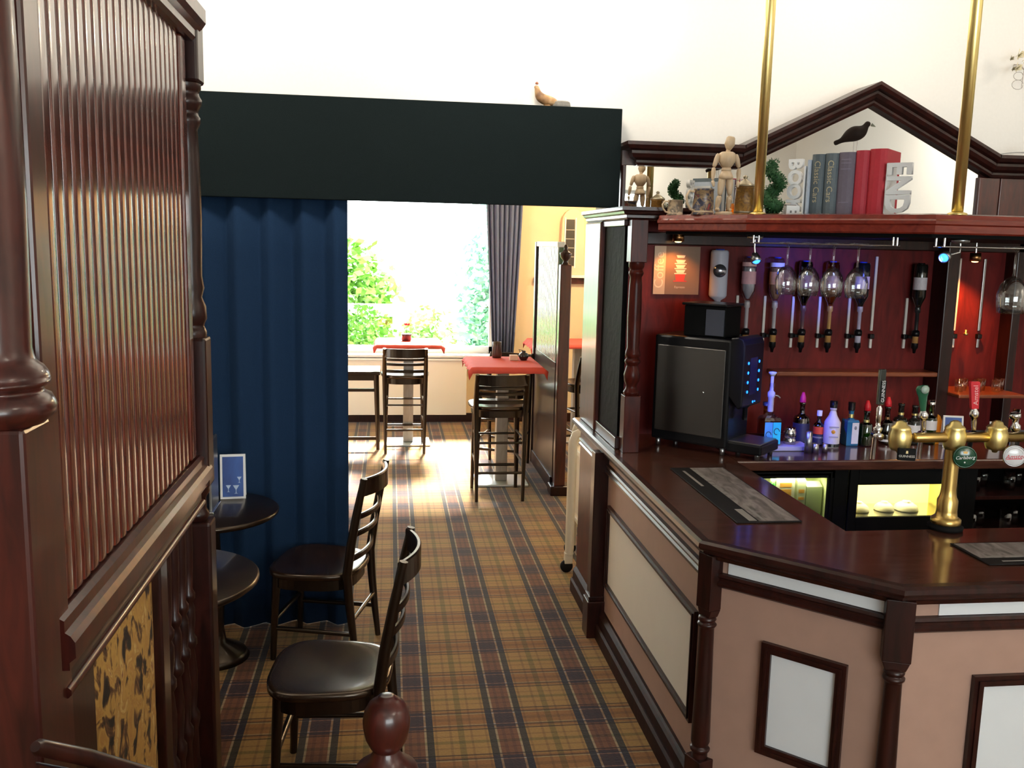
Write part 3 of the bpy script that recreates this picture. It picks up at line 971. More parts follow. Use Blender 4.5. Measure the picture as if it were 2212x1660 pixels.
# ---- steins and small ornaments left of the pole
def stein(name, label, px, Y, h, r, bodymat, lid, handle_dir, rim=PINE):
    p = loc_on(px, Y)
    t = thing(name, label, 'beer stein', p)
    MB().lathe([(0, 0), (r * 1.12, 0), (r * 1.12, h * .05), (r * 1.02, h * .09), (r, h * .5), (r * .93, h * .86), (r * .98, h * .88), (r * .98, h * .93), (r * .90, h * .93), (r * .86, h * .3), (0, h * .3)], p, n=22).build('body', bodymat, t)
    if lid:
        MB().lathe([(r * 1.02, h * .935), (r * 1.02, h * .965), (r * .8, h * 1.02), (r * .45, h * 1.10), (r * .2, h * 1.15), (r * .2, h * 1.19), (r * .27, h * 1.23), (r * .1, h * 1.28), (0, h * 1.29)], p, n=20).build('lid', lid, t)
    H = Vector(handle_dir).normalized()
    pts = [p + H * r * .95 + Vector((0, 0, h * .82)), p + H * r * 1.45 + Vector((0, 0, h * .84)), p + H * r * 1.75 + Vector((0, 0, h * .65)), p + H * r * 1.65 + Vector((0, 0, h * .4)), p + H * r * 1.3 + Vector((0, 0, h * .2)), p + H * r * 1.0 + Vector((0, 0, h * .17))]
    MB().tube(pts, r * .12, 8).build('handle', rim, t)
    MB().lathe([(r * 1.015, h * .09), (r * 1.03, h * .1), (r * 1.03, h * .14), (r * 1.01, h * .15)], p, n=22).build('foot_band', rim, t)
    return t


ST1 = marbled('dark_painted_stein', [(.30, (.02, .02, .03)), (.43, (.05, .05, .08)), (.5, (.30, .20, .10)), (.58, (.05, .04, .05)), (.72, (.35, .03, .02))], 22, .3, 1.0, .2)
ST2 = marbled('amber_painted_stein', [(.3, (.10, .05, .01)), (.45, (.34, .17, .03)), (.55, (.20, .10, .03)), (.7, (.50, .28, .07))], 26, .3, 1.0, .3)
stein('beer_stein', 'dark painted beer stein with tan rim left of the mannequin', 1518, 4.09, .125, .047, ST1, None, (-1, -.1, 0))
stein('beer_stein', 'amber beer stein with a pewter lid right of the mannequin', 1606, 4.06, .14, .043, ST2, mat('pewter', (.42, .36, .26), .35, .9), (.45, .9, 0), mat('pewter_rim', (.4, .36, .28), .35, .9))
stein('beer_stein', 'squat tan stoneware stein in front of the mirror edge', 1458, 4.22, .075, .035, marbled('tan_stoneware', [(.35, (.45, .33, .20)), (.5, (.10, .08, .06)), (.56, (.50, .38, .25))], 20, .5, .5, .2), None, (-1, 0, 0))
t = thing('candle_glass', 'lit amber glass candle holder between mannequin and lidded stein', 'candle', loc_on(1578, 4.12))
q = loc_on(1578, 4.12)
MB().lathe([(0, .004), (.022, .004), (.024, .06), (.021, .06), (.019, .008), (0, .008)], q + Vector((0, 0, -.0035)), n=16).build('glass', thin_glass('amber_glass', (1, .62, .2), .1), t)
MB().lathe([(0, .0085), (.018, .0085), (.018, .034), (0, .036)], q + Vector((0, 0, -.003)), n=14).build('candle', mat('candle_wax', (.95, .55, .12), .5, emis=(1, .5, .08), estr=.8), t)

# ================================================================== UNDER THE CANOPY: glass racks, glasses, spots
for nm, lab, x0_, y0_, x1_, y1_ in (('glass_rack', 'chrome stemware rack holding four wine glasses', 1.56, 3.885, 1.985, 3.46), ('glass_rack', 'chrome stemware rack over the right wine glass', 2.10, 3.38, 2.75, 3.38)):
    A = Vector((x0_, y0_, 0)); Bv = Vector((x1_, y1_, 0)); d = (Bv - A).normalized(); nn = Vector((-d.y, d.x, 0))
    t = thing(nm, lab, 'glass rack', A + Vector((0, 0, 2.104)))
    for s_ in (-.028, .028):
        MB().tube([A + nn * s_ + Vector((0, 0, 2.072)), Bv + nn * s_ + Vector((0, 0, 2.072))], .0035, 8).build('rail', CHROME, t)
    for e, sg in ((A, 1), (Bv, -1)):
        for s_ in (-.028, .028):
            MB().tube([e + d * .012 * sg + nn * s_ + Vector((0, 0, 2.072)), e + d * .012 * sg + nn * s_ + Vector((0, 0, 2.1045))], .0045, 8).build('hanger', CHROME, t)


def wine_glass(label, loc, h, r):
    t = thing('wine_glass', label, 'wine glass', loc, 'wine glasses hanging upside down')
    z = 0
    MB().lathe([(.0, 0), (r * .82, -.001), (r * .80, -.004), (r * .25, -.010), (.0045, -.022), (.0040, -h * .40), (.007, -h * .435)], loc, n=24).build('stem', GLASS, t)
    b_ = h * .44; hb = h * .56
    MB().lathe([(.003, -b_), (r * .45, -b_ - hb * .07), (r * .82, -b_ - hb * .25), (r, -b_ - hb * .50), (r * .97, -b_ - hb * .75), (r * .86, -h), (r * .84, -h), (r * .95, -b_ - hb * .75), (r * .98, -b_ - hb * .5), (r * .8, -b_ - hb * .27), (r * .4, -b_ - hb * .10), (0, -b_ - hb * .06)], loc, n=28).build('bowl', GLASS, t)
    return t


labs = ('leftmost of the four hanging wine glasses', 'second from the left of the four hanging wine glasses', 'third from the left of the four hanging wine glasses', 'rightmost of the four hanging wine glasses')
for i, pxg in enumerate((1703, 1752, 1803, 1856)):
    k = (i + .9) / 4.6
    r_ = at(pxg, 530, Y=3.7)
    s_ = r_.x / 3.7
    yy = 5.445 / (1 + s_)
    wine_glass(labs[i] + ' under the canopy', Vector((s_ * yy, yy, 2.0755 + .004)), .222, .046)
wine_glass('large wine glass hanging alone at the right under the canopy', Vector((at(2196, 540, Y=3.38).x, 3.38, 2.0795)), .262, .056)

BS = []
for lab, mp_, head, aim in (('small chrome spotlight with blue lamp under the left of the canopy', (1.585, 3.93), (1632, 556), (2.02, 4.40, 1.08)),
                            ('small chrome spotlight with blue lamp under the right corner of the canopy', (2.235, 3.44), (2044, 553), (2.29, 4.74, 2.03))):
    x, y = mp_
    t = thing('spotlight', lab, 'spotlight', (x, y, 2.104), 'blue spotlights under the canopy')
    MB().lathe([(0, 0), (.034, 0), (.034, -.012), (.02, -.018), (0, -.018)], (x, y, 2.1045), n=18).build('ceiling_plate', STEEL, t)
    hd = at(*head, Y=y)
    MB().tube([(x, y, 2.09), (x, y, 2.052), hd + (Vector((x, y, 2.052)) - hd) * .35], .004, 6).build('arm', CHROME, t)
    dr = Vector((.05, -.45, -.75)) if x < 2 else Vector((-.75, -.55, -.35))
    dr.normalize()
    MB().lathe([(0, -.02), (.012, -.02), (.02, .0), (.022, .024), (.018, .024), (.016, .016), (0, .016)], hd, dr, n=16).build('lamp_head', STEEL, t)
    MB().lathe([(0, .0165), (.0165, .0165), (.017, .021), (.010, .028), (0, .030)], hd, dr, n=16).build('lens', BLUELENS, t)
    lamp('SPOT', 'blue_spot', hd + dr * .05, 60 if x < 2 else 120, (.04, .08, 1), .02, target=hd + dr * .05 + (Vector(aim) - hd), angle=44 if x < 2 else 34, blend=.8)
dl = thing('downlight', 'flush round white downlight added in the canopy soffit to brighten the bottles', 'downlight', (2.42, 3.72, 2.10))
MB().lathe([(0, 2.1), (.024, 2.1), (.032, 2.101), (.034, 2.1045), (0, 2.1045)], (2.42, 3.72, 0), n=18).build('trim_ring', STEEL, dl)
MB().lathe([(0, 2.0985), (.022, 2.0985), (.022, 2.0995), (0, 2.0995)], (2.42, 3.72, 0), n=16).build('lens', mat('soft_white_lens', (1, .9, .8), .4, emis=(1, .86, .78), estr=3), dl)
lamp('SPOT', 'added_bottle_spot', (2.42, 3.72, 2.09), 13, (1, .80, .72), .02, target=(2.5, 4.36, 1.05), angle=72, blend=.9)  # spot added with its fitting to brighten the back bar bottles
for lab, px, py, Y, e, tg in (('orange downlight glowing above the coffee poster', 1465, 522, 4.62, 5, (1.47, 4.73, 1.7)), ('orange downlight glowing in the right bar niche', 2106, 565, 4.62, 26, (3.05, 4.74, 1.4))):
    q = at(px, py, Y=Y)
    t = thing('downlight', lab, 'downlight', (q.x, q.y, q.z), 'orange downlights in the back bar')
    MB().lathe([(0, .045), (.028, .045), (.03, 0), (.024, 0), (.022, .006), (0, .006)], q, n=16).build('can', mat('copper_can', (.5, .25, .1), .3, 1), t)
    MB().lathe([(0, .004), (.021, .004), (.014, -.004), (0, -.006)], q, n=14).build('lens', WARMLENS, t)
    MB().tube([q + Vector((0, 0, .040)), (q.x, q.y, 2.1045)], .006, 6).build('stem', CHROME, t)
    lamp('SPOT', 'orange_spot', q + Vector((0, 0, -.012)), e, (1, .36, .07), .015, target=tg, angle=110, blend=.7)

# ================================================================== COFFEE MACHINE on the counter corner
cO = Vector((1.312, 4.470, 1.0515)); cf = Vector((.7071, -.7071, 0)); cw = Vector((.7071, .7071, 0))
cm_ = thing('coffee_machine', 'black coffee machine with steel side and blue lit buttons', 'coffee machine', cO + cf * .2 + cw * .12)


def cmbox(f0, f1, w0, w1, z0, z1, mb=None):
    mb = mb or MB()
    return mb.obox(cO + cf * ((f0 + f1) / 2) + cw * ((w0 + w1) / 2) + Vector((0, 0, (z0 + z1) / 2)), (f1 - f0) / 2, (w1 - w0) / 2, (z1 - z0) / 2, cf, cw, ZUP)


cmbox(0, .41, .004, .25, .035, .565).build('body', BLACK, cm_, .012)
cmbox(.02, .385, -.003, .004, .085, .515).build('side_panel', DSTEEL, cm_, .003)
MB().lathe([(0, 0), (.006, 0), (.005, .004), (0, .005)], cO + cf * .28 - cw * .003 + Vector((0, 0, .30)), -cw, n=10).build('panel_lock', CHROME, cm_)
hd = MB(); prof = [(.40, .30), (.455, .235), (.475, .25), (.475, .545), (.465, .57), (.44, .58), (.40, .575)]
hd.slab(prof, cO + cw * .01, cf, ZUP, cw, .23)
hd.build('control_head', BLACK, cm_, .006)
pf = cO + cf * .4755
MB().slab([(.085, .30), (.165, .30), (.165, .48), (.085, .48)], pf, cw, ZUP, cf, .001).build('display', mat('dark_display', (.02, .022, .05), .15), cm_)
led = None
for wv in (.062, .188):
    for zv in (.318, .364, .410, .456):
        o = MB().lathe([(0, 0), (.0072, 0), (.0072, .0015), (0, .002)], pf + cw * wv + Vector((0, 0, zv)), cf, n=10).build('button_light', BLUELED, cm_) if led is None else inst(led, cm_)
        if led is None:
            led = o; led_p = pf + cw * wv + Vector((0, 0, zv))
        else:
            o.location = (pf + cw * wv + Vector((0, 0, zv))) - led_p
for wv, r_ in ((.135, .006), (.158, .004)):
    MB().lathe([(0, 0), (r_, 0), (r_, .0015), (0, .002)], pf + cw * wv + Vector((0, 0, .263)), cf, n=10).build('status_light', BLUELED, cm_)
cmbox(.40, .58, .02, .24, .025, .075).build('drip_tray', BLACK, cm_, .008)
cmbox(.41, .57, .03, .23, .075, .080).build('tray_grid', STEEL, cm_)
MB().lathe([(.012, 0), (.012, .06), (.02, .07), (.02, .10), (0, .10)], cO + cf * .445 + cw * .125 + Vector((0, 0, .17)), n=12).build('spout', BLACK, cm_)
for f_, w_ in ((.03, .03), (.38, .03), (.03, .22), (.38, .22), (.55, .05), (.55, .21)):
    MB().lathe([(0, 0), (.012, 0), (.014, .04), (0, .04)], cO + cf * f_ + cw * w_, n=10).build('foot', STEEL, cm_)
t = thing('bean_hopper', 'dark square bean hopper on top of the coffee machine', 'hopper', cO + cf * .25 + cw * .14 + Vector((0, 0, .566)))
cmbox(.13, .35, .05, .23, .566, .715).build('bin', BLACKM, t, .006)
cmbox(.25, .345, .044, .05, .575, .70).build('window', mat('blue_grey_plastic', (.06, .065, .09), .3), t)
cmbox(.12, .36, .04, .24, .715, .728).build('lid', BLACK, t, .004)

# ---- poster of stacked cups on the wall behind
pz0, pz1, px0, px1 = 1.80, 2.05, 1.365, 1.612
po = thing('coffee_poster', 'coffee poster of stacked white cups on a red cup under orange light', 'poster', (1.49, 4.733, 1.80))
MB().box(px0, px1, 4.726, 4.7345, pz0, pz1).build('board', mat('warm_brown_print', (.26, .15, .09), .5), po)
MB().box(px0, px0 + .062, 4.7245, 4.726, pz0, pz1).build('title_strip', mat('beige_print', (.62, .48, .36), .6), po)
lettering('Coffee', .07, (px0 + .03, 4.7240, 1.925), (0, 0, 1), (-1, 0, 0), mat('cream_letters', (.85, .75, .62), .6), po, .0004)
cx = 1.508


def cup(z, w0, w1, h, m_, nm):
    MB().slab([(-w0, 0), (w0, 0), (w1, h), (-w1, h)], (cx, 4.7258, z), (1, 0, 0), ZUP, (0, -1, 0), .002).build(nm, m_, po)


CW = mat('white_cup_print', (.85, .78, .68), .5); CR = mat('red_cup_print', (.62, .05, .03), .5)
cup(1.872, .022, .028, .034, CR, 'red_cup')
cup(1.866, .036, .036, .006, CR, 'red_saucer')
for k in range(3):
    cup(1.912 + k * .026, .018, .027, .016, CW, 'white_cup')
    cup(1.906 + k * .026, .032, .032, .005, CW, 'white_saucer')
cup(1.990, .018, .024, .014, CW, 'white_cup')
lettering('Espresso', .016, (cx, 4.7255, 1.838), (1, 0, 0), ZUP, mat('cream_letters2', (.7, .55, .42), .6), po, .0004)

# ================================================================== OPTICS: bottles upside down on the back panel
STRIP = mat('white_bracket', (.75, .70, .64), .4)
DRK = thin_glass('dark_bottle_glass', (.16, .12, .08), .10)
CLR = thin_glass('clear_bottle_glass', (.90, .92, .95), .10)
GRN = thin_glass('green_bottle_glass', (.18, .45, .12), .10)
AMB = thin_glass('amber_bottle_glass', (.62, .32, .10), .10)
DKG = mat('near_black_glass', (.010, .010, .008), .08, 0, .5)
FROST = mat('frosted_white_bottle', (.62, .62, .74), .35)
YO = 4.672
OPT = [  # px, label text, bottle glass, radius, label colour, z label (lo, hi), bottle?
    (1550, 'frosted white inverted bottle with a silver disc above the coffee machine', FROST, .046, None, 1),
    (1615, 'clear inverted optic bottle with pink labels next to the frosted bottle', CLR, .036, (.80, .45, .52), 1),
    (1675, 'inverted optic bottle with amber and cream labels behind the first wine glass', CLR, .036, (.72, .36, .14), 1),
    (1737, 'inverted dark bottle on an optic behind the second wine glass', DRK, .035, (.25, .10, .08), 1),
    (1795, 'inverted amber spirit bottle on an optic behind the third wine glass', AMB, .035, (.55, .30, .15), 1),
    (1860, 'inverted dark optic bottle with a pink and white label behind the fourth wine glass', DKG, .037, (.80, .62, .68), 1),
    (1912, 'empty optic bracket with a long white strip on the red panel', None, 0, None, 0),
    (1985, 'inverted near black bottle with a white label beside the divider post', DKG, .034, (.72, .66, .72), 1),
    (2092, 'slim optic bracket with brass clip in the orange lit niche', None, 0, None, 0),
    (2146, 'dark empty optic bracket at the right of the niche', None, 0, None, 0)]
SILV = mat('silver_disc', (.5, .5, .58), .2, .9)
BLUECAP = mat('blue_cap', (.03, .06, .45), .3)
for i, (px, lab, gl, r, lc, has) in enumerate(OPT):
    yo = YO if px < 2030 else 4.74
    q = at(px, 640, Y=yo)
    x = q.x
    t = thing('optic_bottle' if has else 'optic_bracket', lab, 'bottle' if has else 'bracket', (x, yo, 1.55), 'spirit optics on the back panel')
    back = 4.735 if px < 2030 else 4.80
    if i:
        MB().box(x - .040, x - .026, back - .012, back, 1.60 if has else 1.62, 1.80 if has else 2.02).build('bracket_strip', STRIP if px < 2120 else STEEL, t, .002)
        MB().box(x - .040, x - .026, back - .014, back, 1.525, 1.575).build('bracket_foot', STRIP if px < 2120 else STEEL, t, .002)
        MB().box(x - .046, x - .022, back - .03, back, 1.578, 1.603).build('clamp', BLACK, t, .003)
    if i == 8:
        MB().lathe([(0, 0), (.012, 0), (.012, .012), (.006, .016), (.006, .03), (0, .03)], (x + .005, yo, 1.60), n=10).build('brass_clip', BRASS, t)
    if not has:
        continue
    zt = 2.035 if i == 0 else (2.0 if i < 3 else 1.985)
    h = .285 if i == 0 else .235
    # inverted bottle: base at the top, neck down
    MB().lathe([(0, zt), (r * .9, zt), (r, zt - .012), (r, zt - h * (.82 if i == 0 else .74)), (r * .86, zt - h * (.86 if i == 0 else .80)), (.018, zt - h * .91), (.013, zt - h), (0, zt - h)], (x, yo, 0), n=20).build('glass', gl, t)
    if gl not in (FROST, DKG):
        MB().lathe([(0, zt - .05), (r * .93, zt - .05), (r * .93, zt - h * .65), (r * .8, zt - h * .73), (.010, zt - h * .9), (0, zt - h * .92)], (x, yo, 0), n=16).build('spirit', mat('spirit_%d' % i, ((.5, .5, .55), (.55, .5, .55), (.42, .22, .08), (.05, .02, .01), (.40, .20, .05))[min(i, 4)], .2), t)
    if lc:
        lm = mat('optic_label_%d' % i, lc, .6, noise=.15, nscale=80)
        MB().lathe([(r + .0008, zt - h * .30), (r + .0008, zt - h * .58)], (x, yo, 0), n=20).build('label', lm, t)
        if i in (1, 2):
            MB().lathe([(r + .0008, zt - h * .10), (r + .0008, zt - h * .19)], (x, yo, 0), n=20).build('back_label', mat('optic_label_b%d' % i, (.85, .5, .5) if i == 1 else (.85, .8, .75), .6), t)
    if i == 0:
        MB().lathe([(0, 0), (.034, 0), (.034, .004), (0, .005)], Vector((x, yo, zt - .105)) + Vector((-.25, -.97, 0)) * .044, (-.25, -.97, 0), n=20).build('silver_disc', SILV, t)
    MB().lathe([(r * .5, zt), (r * .5, zt + .006), (0, zt + .006)], (x, yo, 0), n=14).build('base_plug', BLUECAP if i < 6 else BLACK, t)
    zb = zt - h
    if i == 0:
        MB().lathe([(.016, zb + .012), (.018, zb), (.018, zb - .03), (0, zb - .03)], (x, yo, 0), n=14).build('stopper', BLACK, t)
        MB().box(x - .01, x + .01, yo, 4.736, zb - .028, zb - .012).build('bracket_arm', BLACK, t)
        continue
    MB().lathe([(.012, zb + .012), (.015, zb), (.015, zb - .022), (.010, zb - .028), (.010, 1.628)], (x, yo, 0), n=14).build('neck_tube', mat('neck_%d' % i, ((.5, .45, .5), (.45, .4, .42), (.50, .46, .48), (.14, .07, .07), (.55, .30, .08), (.50, .45, .62), 0, (.02, .02, .02))[i], .25), t)
    MB().lathe([(.010, 1.632), (.019, 1.626), (.021, 1.612), (.019, 1.597), (0, 1.597)], (x, yo, 0), n=14).build('optic_collar', BLACK, t)
    MB().lathe([(.016, 1.597), (.016, 1.560), (0, 1.560)], (x, yo, 0), n=14).build('measure_glass', mat('amber_measure_%d' % i, (.45, .24, .08) if i != 5 else (.6, .58, .72), .15), t)
    MB().lathe([(.018, 1.560), (.018, 1.535), (.010, 1.525), (.007, 1.505), (0, 1.505)], (x, yo, 0), n=14).build('optic_valve', BLACK, t)
    MB().box(x - .03, x + .006, yo + .012, back - .012, 1.584, 1.598).build('bracket_arm', BLACK, t)

# ================================================================== BOTTLES on the back bar worktop
WT = 1.0508


def bottle(label, px, h, r, glass, parts, Y=4.50, shoulder=.55, neck=.014, neck_h=.70, square=False, cat='bottle', z0=WT, n=20, fill=None):
    x = at(px, 930, Y=Y).x
    L = Vector((x, Y, z0))
    t = thing('bottle', label, cat, L, 'bottles on the back bar')
    k = dict(n=4, smooth=False) if square else dict(n=n)
    rr = r * 1.35 if square else r
    MB().lathe([(0, 0), (rr * .94, 0), (rr, .006), (rr, h * shoulder), (rr * .86, h * (shoulder + .05)), (rr * .5 if not square else rr * .45, h * (shoulder + (neck_h - shoulder) * .6)), (neck, h * neck_h), (neck, h * .93), (neck * 1.2, h * .935), (neck * 1.2, h), (0, h)], L, **k).build('glass', glass, t)
    if fill:
        MB().lathe([(0, .005), (rr * .93, .005), (rr * .93, h * shoulder * .9), (0, h * shoulder * .9)], L, **k).build('liquor', fill, t)
    for nm, kind, a, b_, m_ in parts:
        if kind == 'sleeve':
            MB().lathe([(rr + .0008, h * a), (rr + .0008, h * b_)], L, **k).build(nm, m_, t)
        elif kind == 'neck':
            MB().lathe([(neck * 1.12, h * a), (neck * 1.12, h * b_)], L, n=14).build(nm, m_, t)
        elif kind == 'cap':
            MB().lathe([(neck * 1.3, h * a), (neck * 1.35, h * b_), (0, h * b_)], L, n=14).build(nm, m_, t)
        elif kind == 'pourer':
            MB().lathe([(neck * 1.0, h * a), (neck * 1.25, h * a + .004), (neck * 1.15, h * b_ * .5 + h * a * .5), (neck * .5, h * b_), (0, h * b_)], L + Vector((0, 0, 0)), n=10).build(nm, m_, t)
    return t, L


REDP = mat('red_pourer', (.62, .015, .03), .4)
CRM = mat('cream_label', (.74, .66, .58), .6, noise=.06, nscale=60)
WHL = mat('white_label', (.80, .78, .78), .6, noise=.05, nscale=60)
BLKL = mat('blue_black_label', (.03, .03, .08), .5)
t, L = bottle('square clear bottle with blue label on a grey block beside the coffee machine', 1661, .31, .047, CLR, [], Y=4.36, shoulder=.40, neck=.012, neck_h=.53, square=True, z0=WT + .0255)
CY = mat('cyan_label', (.10, .45, .85), .5, noise=.3, nscale=18); CY2 = mat('bright_cyan_label', (.03, .75, .90), .5, noise=.25, nscale=14)
MB().slab([(-.042, .008), (-.001, .008), (-.001, .118), (-.042, .118)], L + Vector((0, -.0455, 0)), (1, 0, 0), ZUP, (0, -1, 0), .001).build('label', CY, t)
MB().slab([(.001, .008), (.042, .008), (.042, .118), (.001, .118)], L + Vector((0, -.0455, 0)), (1, 0, 0), ZUP, (0, -1, 0), .001).build('label', CY2, t)
for cx_, cz_ in ((-.021, .055), (.021, .072)):
    MB().tube([L + Vector((cx_ + .014 * cos(a * .45), -.0468, cz_ + .016 * sin(a * .45))) for a in range(12)], .0018, 6).build('label_motif', BLKL, t)
LIL = mat('lilac_white_pump', (.72, .68, .85), .35)
MB().lathe([(.013, .165), (.015, .17), (.015, .235), (.019, .24), (.019, .262), (.010, .272), (.008, .305), (.0085, .345), (.006, .348), (0, .348)], L, n=14).build('pump', LIL, t)
MB().lathe([(0, .345), (.009, .345), (.020, .360), (.020, .366), (0, .368)], L, n=14).build('pump_cap', WHITE, t)
MB().tube([L + Vector((.01, 0, .25)), L + Vector((.035, -.005, .245)), L + Vector((.045, -.005, .235))], .004, 6).build('pump_spout', STEEL, t)
gx0, gx1 = at(1630, 950, Y=4.36).x, at(1741, 950, Y=4.36).x
t = MB().box(gx0, gx1, 4.30, 4.42, WT, WT + .025).build('plinth_block', mat('lilac_grey_block', (.50, .47, .55), .5), bevel=.004, base=((gx0 + gx1) / 2, 4.36, WT))
tag(t, 'long low grey block carrying the blue labelled bottle and jigger', 'block')


def cylinder_thing(name, label, cat, px, Y, h, r, m_, z0=WT, prof=None, group=None):
    x = at(px, 930, Y=Y).x; L = Vector((x, Y, z0))
    o = MB().lathe(prof or [(0, 0), (r, 0), (r, h), (r * .92, h), (r * .9, h * .1), (0, h * .1)], L, n=20).build(name, m_, base=L)
    return tag(o, label, cat, group)


cylinder_thing('jigger', 'bright stepped steel jigger on the grey block', 'jigger', 1707, 4.36, .085, .03, CHROME, WT + .0255, [(0, 0), (.030, 0), (.031, .022), (.027, .026), (.027, .034), (.031, .038), (.031, .060), (.026, .072), (.026, .082), (.022, .083), (0, .060)])
cylinder_thing('steel_shaker', 'tall plain steel tube on the worktop in front of the dark bottle', 'shaker', 1748, 4.26, .108, .018, STEEL)
cylinder_thing('shot_measure', 'small steel spirit measure left of the white bottle', 'measure', 1764, 4.26, .048, .017, STEEL, group='spirit measures')
cylinder_thing('shot_measure', 'smallest steel spirit measure beneath the white bottle', 'measure', 1785, 4.26, .046, .014, STEEL, group='spirit measures')
bottle('dark whiskey bottle with a pink pourer behind the jigger', 1730, .215, .042, DRK, [('label', 'sleeve', .05, .50, BLKL), ('pourer', 'pourer', .98, 1.24, mat('pink_pourer', (.75, .03, .25), .4)), ('gold_band', 'neck', .62, .66, BRASS)], Y=4.50, shoulder=.60, neck=.013, neck_h=.74, fill=mat('whiskey', (.06, .02, .01), .3))
t, L = bottle('amber bottle half hidden behind the square blue bottle', 1640 + 12, .20, .035, AMB, [('cap', 'cap', .93, 1.02, BLUECAP)], Y=4.56, fill=mat('amber_liquor', (.25, .09, .03), .3))
bottle('small bottle with red and black label between steel measures and white bottle', 1768, .165, .028, DRK, [('label', 'sleeve', .05, .36, BLKL), ('red_label', 'sleeve', .37, .60, mat('red_label', (.85, .08, .03), .5)), ('white_band', 'sleeve', .24, .29, WHL), ('cap', 'cap', .93, 1.10, WHITE)], Y=4.44, shoulder=.62, neck=.010, neck_h=.8)
WHB = mat('white_coated_bottle', (.80, .74, .76), .3)
t, L = bottle('white coconut bottle with black cap and orange emblem', 1797, .205, .041, WHB, [('cap', 'cap', .99, 1.16, BLACK), ('base_band', 'sleeve', .02, .10, DKG)], Y=4.40, shoulder=.62, neck=.014, neck_h=.92)
MB().lathe([(0, 0), (.010, 0), (.010, .002), (0, .002)], L + Vector((-.012, -.040, .085)), (-.3, -.95, 0), n=14).build('orange_emblem', mat('orange_emblem', (.85, .38, .03), .5), t)
for zz, wd in ((.106, .024), (.055, .022)):
    MB().slab([(-wd, 0), (wd, 0), (wd, .006), (-wd, .006)], L + Vector((-.010, -.0415, zz)), (.96, -.28, 0), ZUP, (-.28, -.96, 0), .001).build('label_line', mat('grey_print', (.38, .35, .40), .6), t)
t, L = bottle('square blue gin bottle with white side label and black cap', 1836, .19, .034, mat('azure_bottle', (.03, .16, .30), .12, 0, .3), [('cap', 'cap', .96, 1.18, BLACK), ('gold_band', 'neck', .76, .86, BRASS)], Y=4.44, shoulder=.66, neck=.013, neck_h=.74, square=True)
MB().slab([(-.006, .012), (.030, .012), (.030, .122), (-.006, .122)], L + Vector((0, -.0330, 0)), (1, 0, 0), ZUP, (0, -1, 0), .001).build('label', WHL, t)
MB().lathe([(0, 0), (.010, 0), (.010, .001), (0, .001)], L + Vector((.012, -.0341, .095)), (0, -1, 0), n=14, sx=.7).build('label_emblem', mat('grey_emblem', (.35, .36, .40), .6), t)
bottle('green bottle with a red pourer right of the square blue bottle', 1870, .185, .032, GRN, [('pourer', 'pourer', .98, 1.28, REDP), ('gold_band', 'neck', .66, .74, BRASS)], Y=4.42, shoulder=.60, fill=mat('green_liquor', (.05, .09, .02), .3))
bottle('dark bottle with a red pourer behind the tall black tap handle', 1914, .20, .033, DRK, [('pourer', 'pourer', .98, 1.24, REDP), ('copper_band', 'neck', .62, .72, mat('copper', (.6, .3, .15), .25, 1)), ('label', 'sleeve', .08, .14, WHL)], Y=4.46, fill=mat('dark_rum', (.03, .012, .008), .3))
bottle('whisky bottle with a wide cream label and gold neck band', 1943, .215, .036, DKG, [('label', 'sleeve', .16, .56, CRM), ('gold_band', 'neck', .72, .78, BRASS)], Y=4.46, shoulder=.60, neck=.014)
bottle('dark bottle with a smaller white label right of the cream labelled whisky', 1973, .205, .033, DKG, [('label', 'sleeve', .12, .50, WHL), ('gold_band', 'neck', .74, .79, BRASS)], Y=4.46, shoulder=.58)
bottle('green tinted bottle with silver top and pale label next to the orange fan', 2008, .225, .033, GRN, [('label', 'sleeve', .34, .56, WHL), ('cap', 'cap', .93, 1.03, CHROME)], Y=4.46, shoulder=.60, fill=mat('brown_liquor', (.10, .035, .01), .3))
bottle('bottle with a chrome pourer at the far right beside the white card', 2192, .16, .03, DKG, [('collar', 'neck', .74, .9, CHROME), ('cap', 'cap', .93, 1.2, CHROME)], Y=4.42)
t = thing('orange_fan_card', 'curved orange card standing between green bottle and menu card', 'card', (at(2027, 940, Y=4.44).x, 4.44, WT))
x = at(2024, 940, Y=4.44).x
MB().slab([(-.012, 0), (.012, 0), (.026, .03), (.030, .075), (.024, .12), (.010, .15), (-.004, .16)], (x, 4.44, WT), (1, 0, 0), ZUP, (0, 1, 0), .006).build('card', mat('orange_card', (.72, .30, .02), .5), t)


# ---- menu cards with a blue picture of glasses
BLUEP = marbled('blue_cocktail_print', [(.3, (.01, .03, .16)), (.6, (.03, .10, .38)), (.8, (.12, .25, .6))], 6, .5, .6, 0)
PGL = mat('pale_print_glass', (.50, .62, .82), .5)


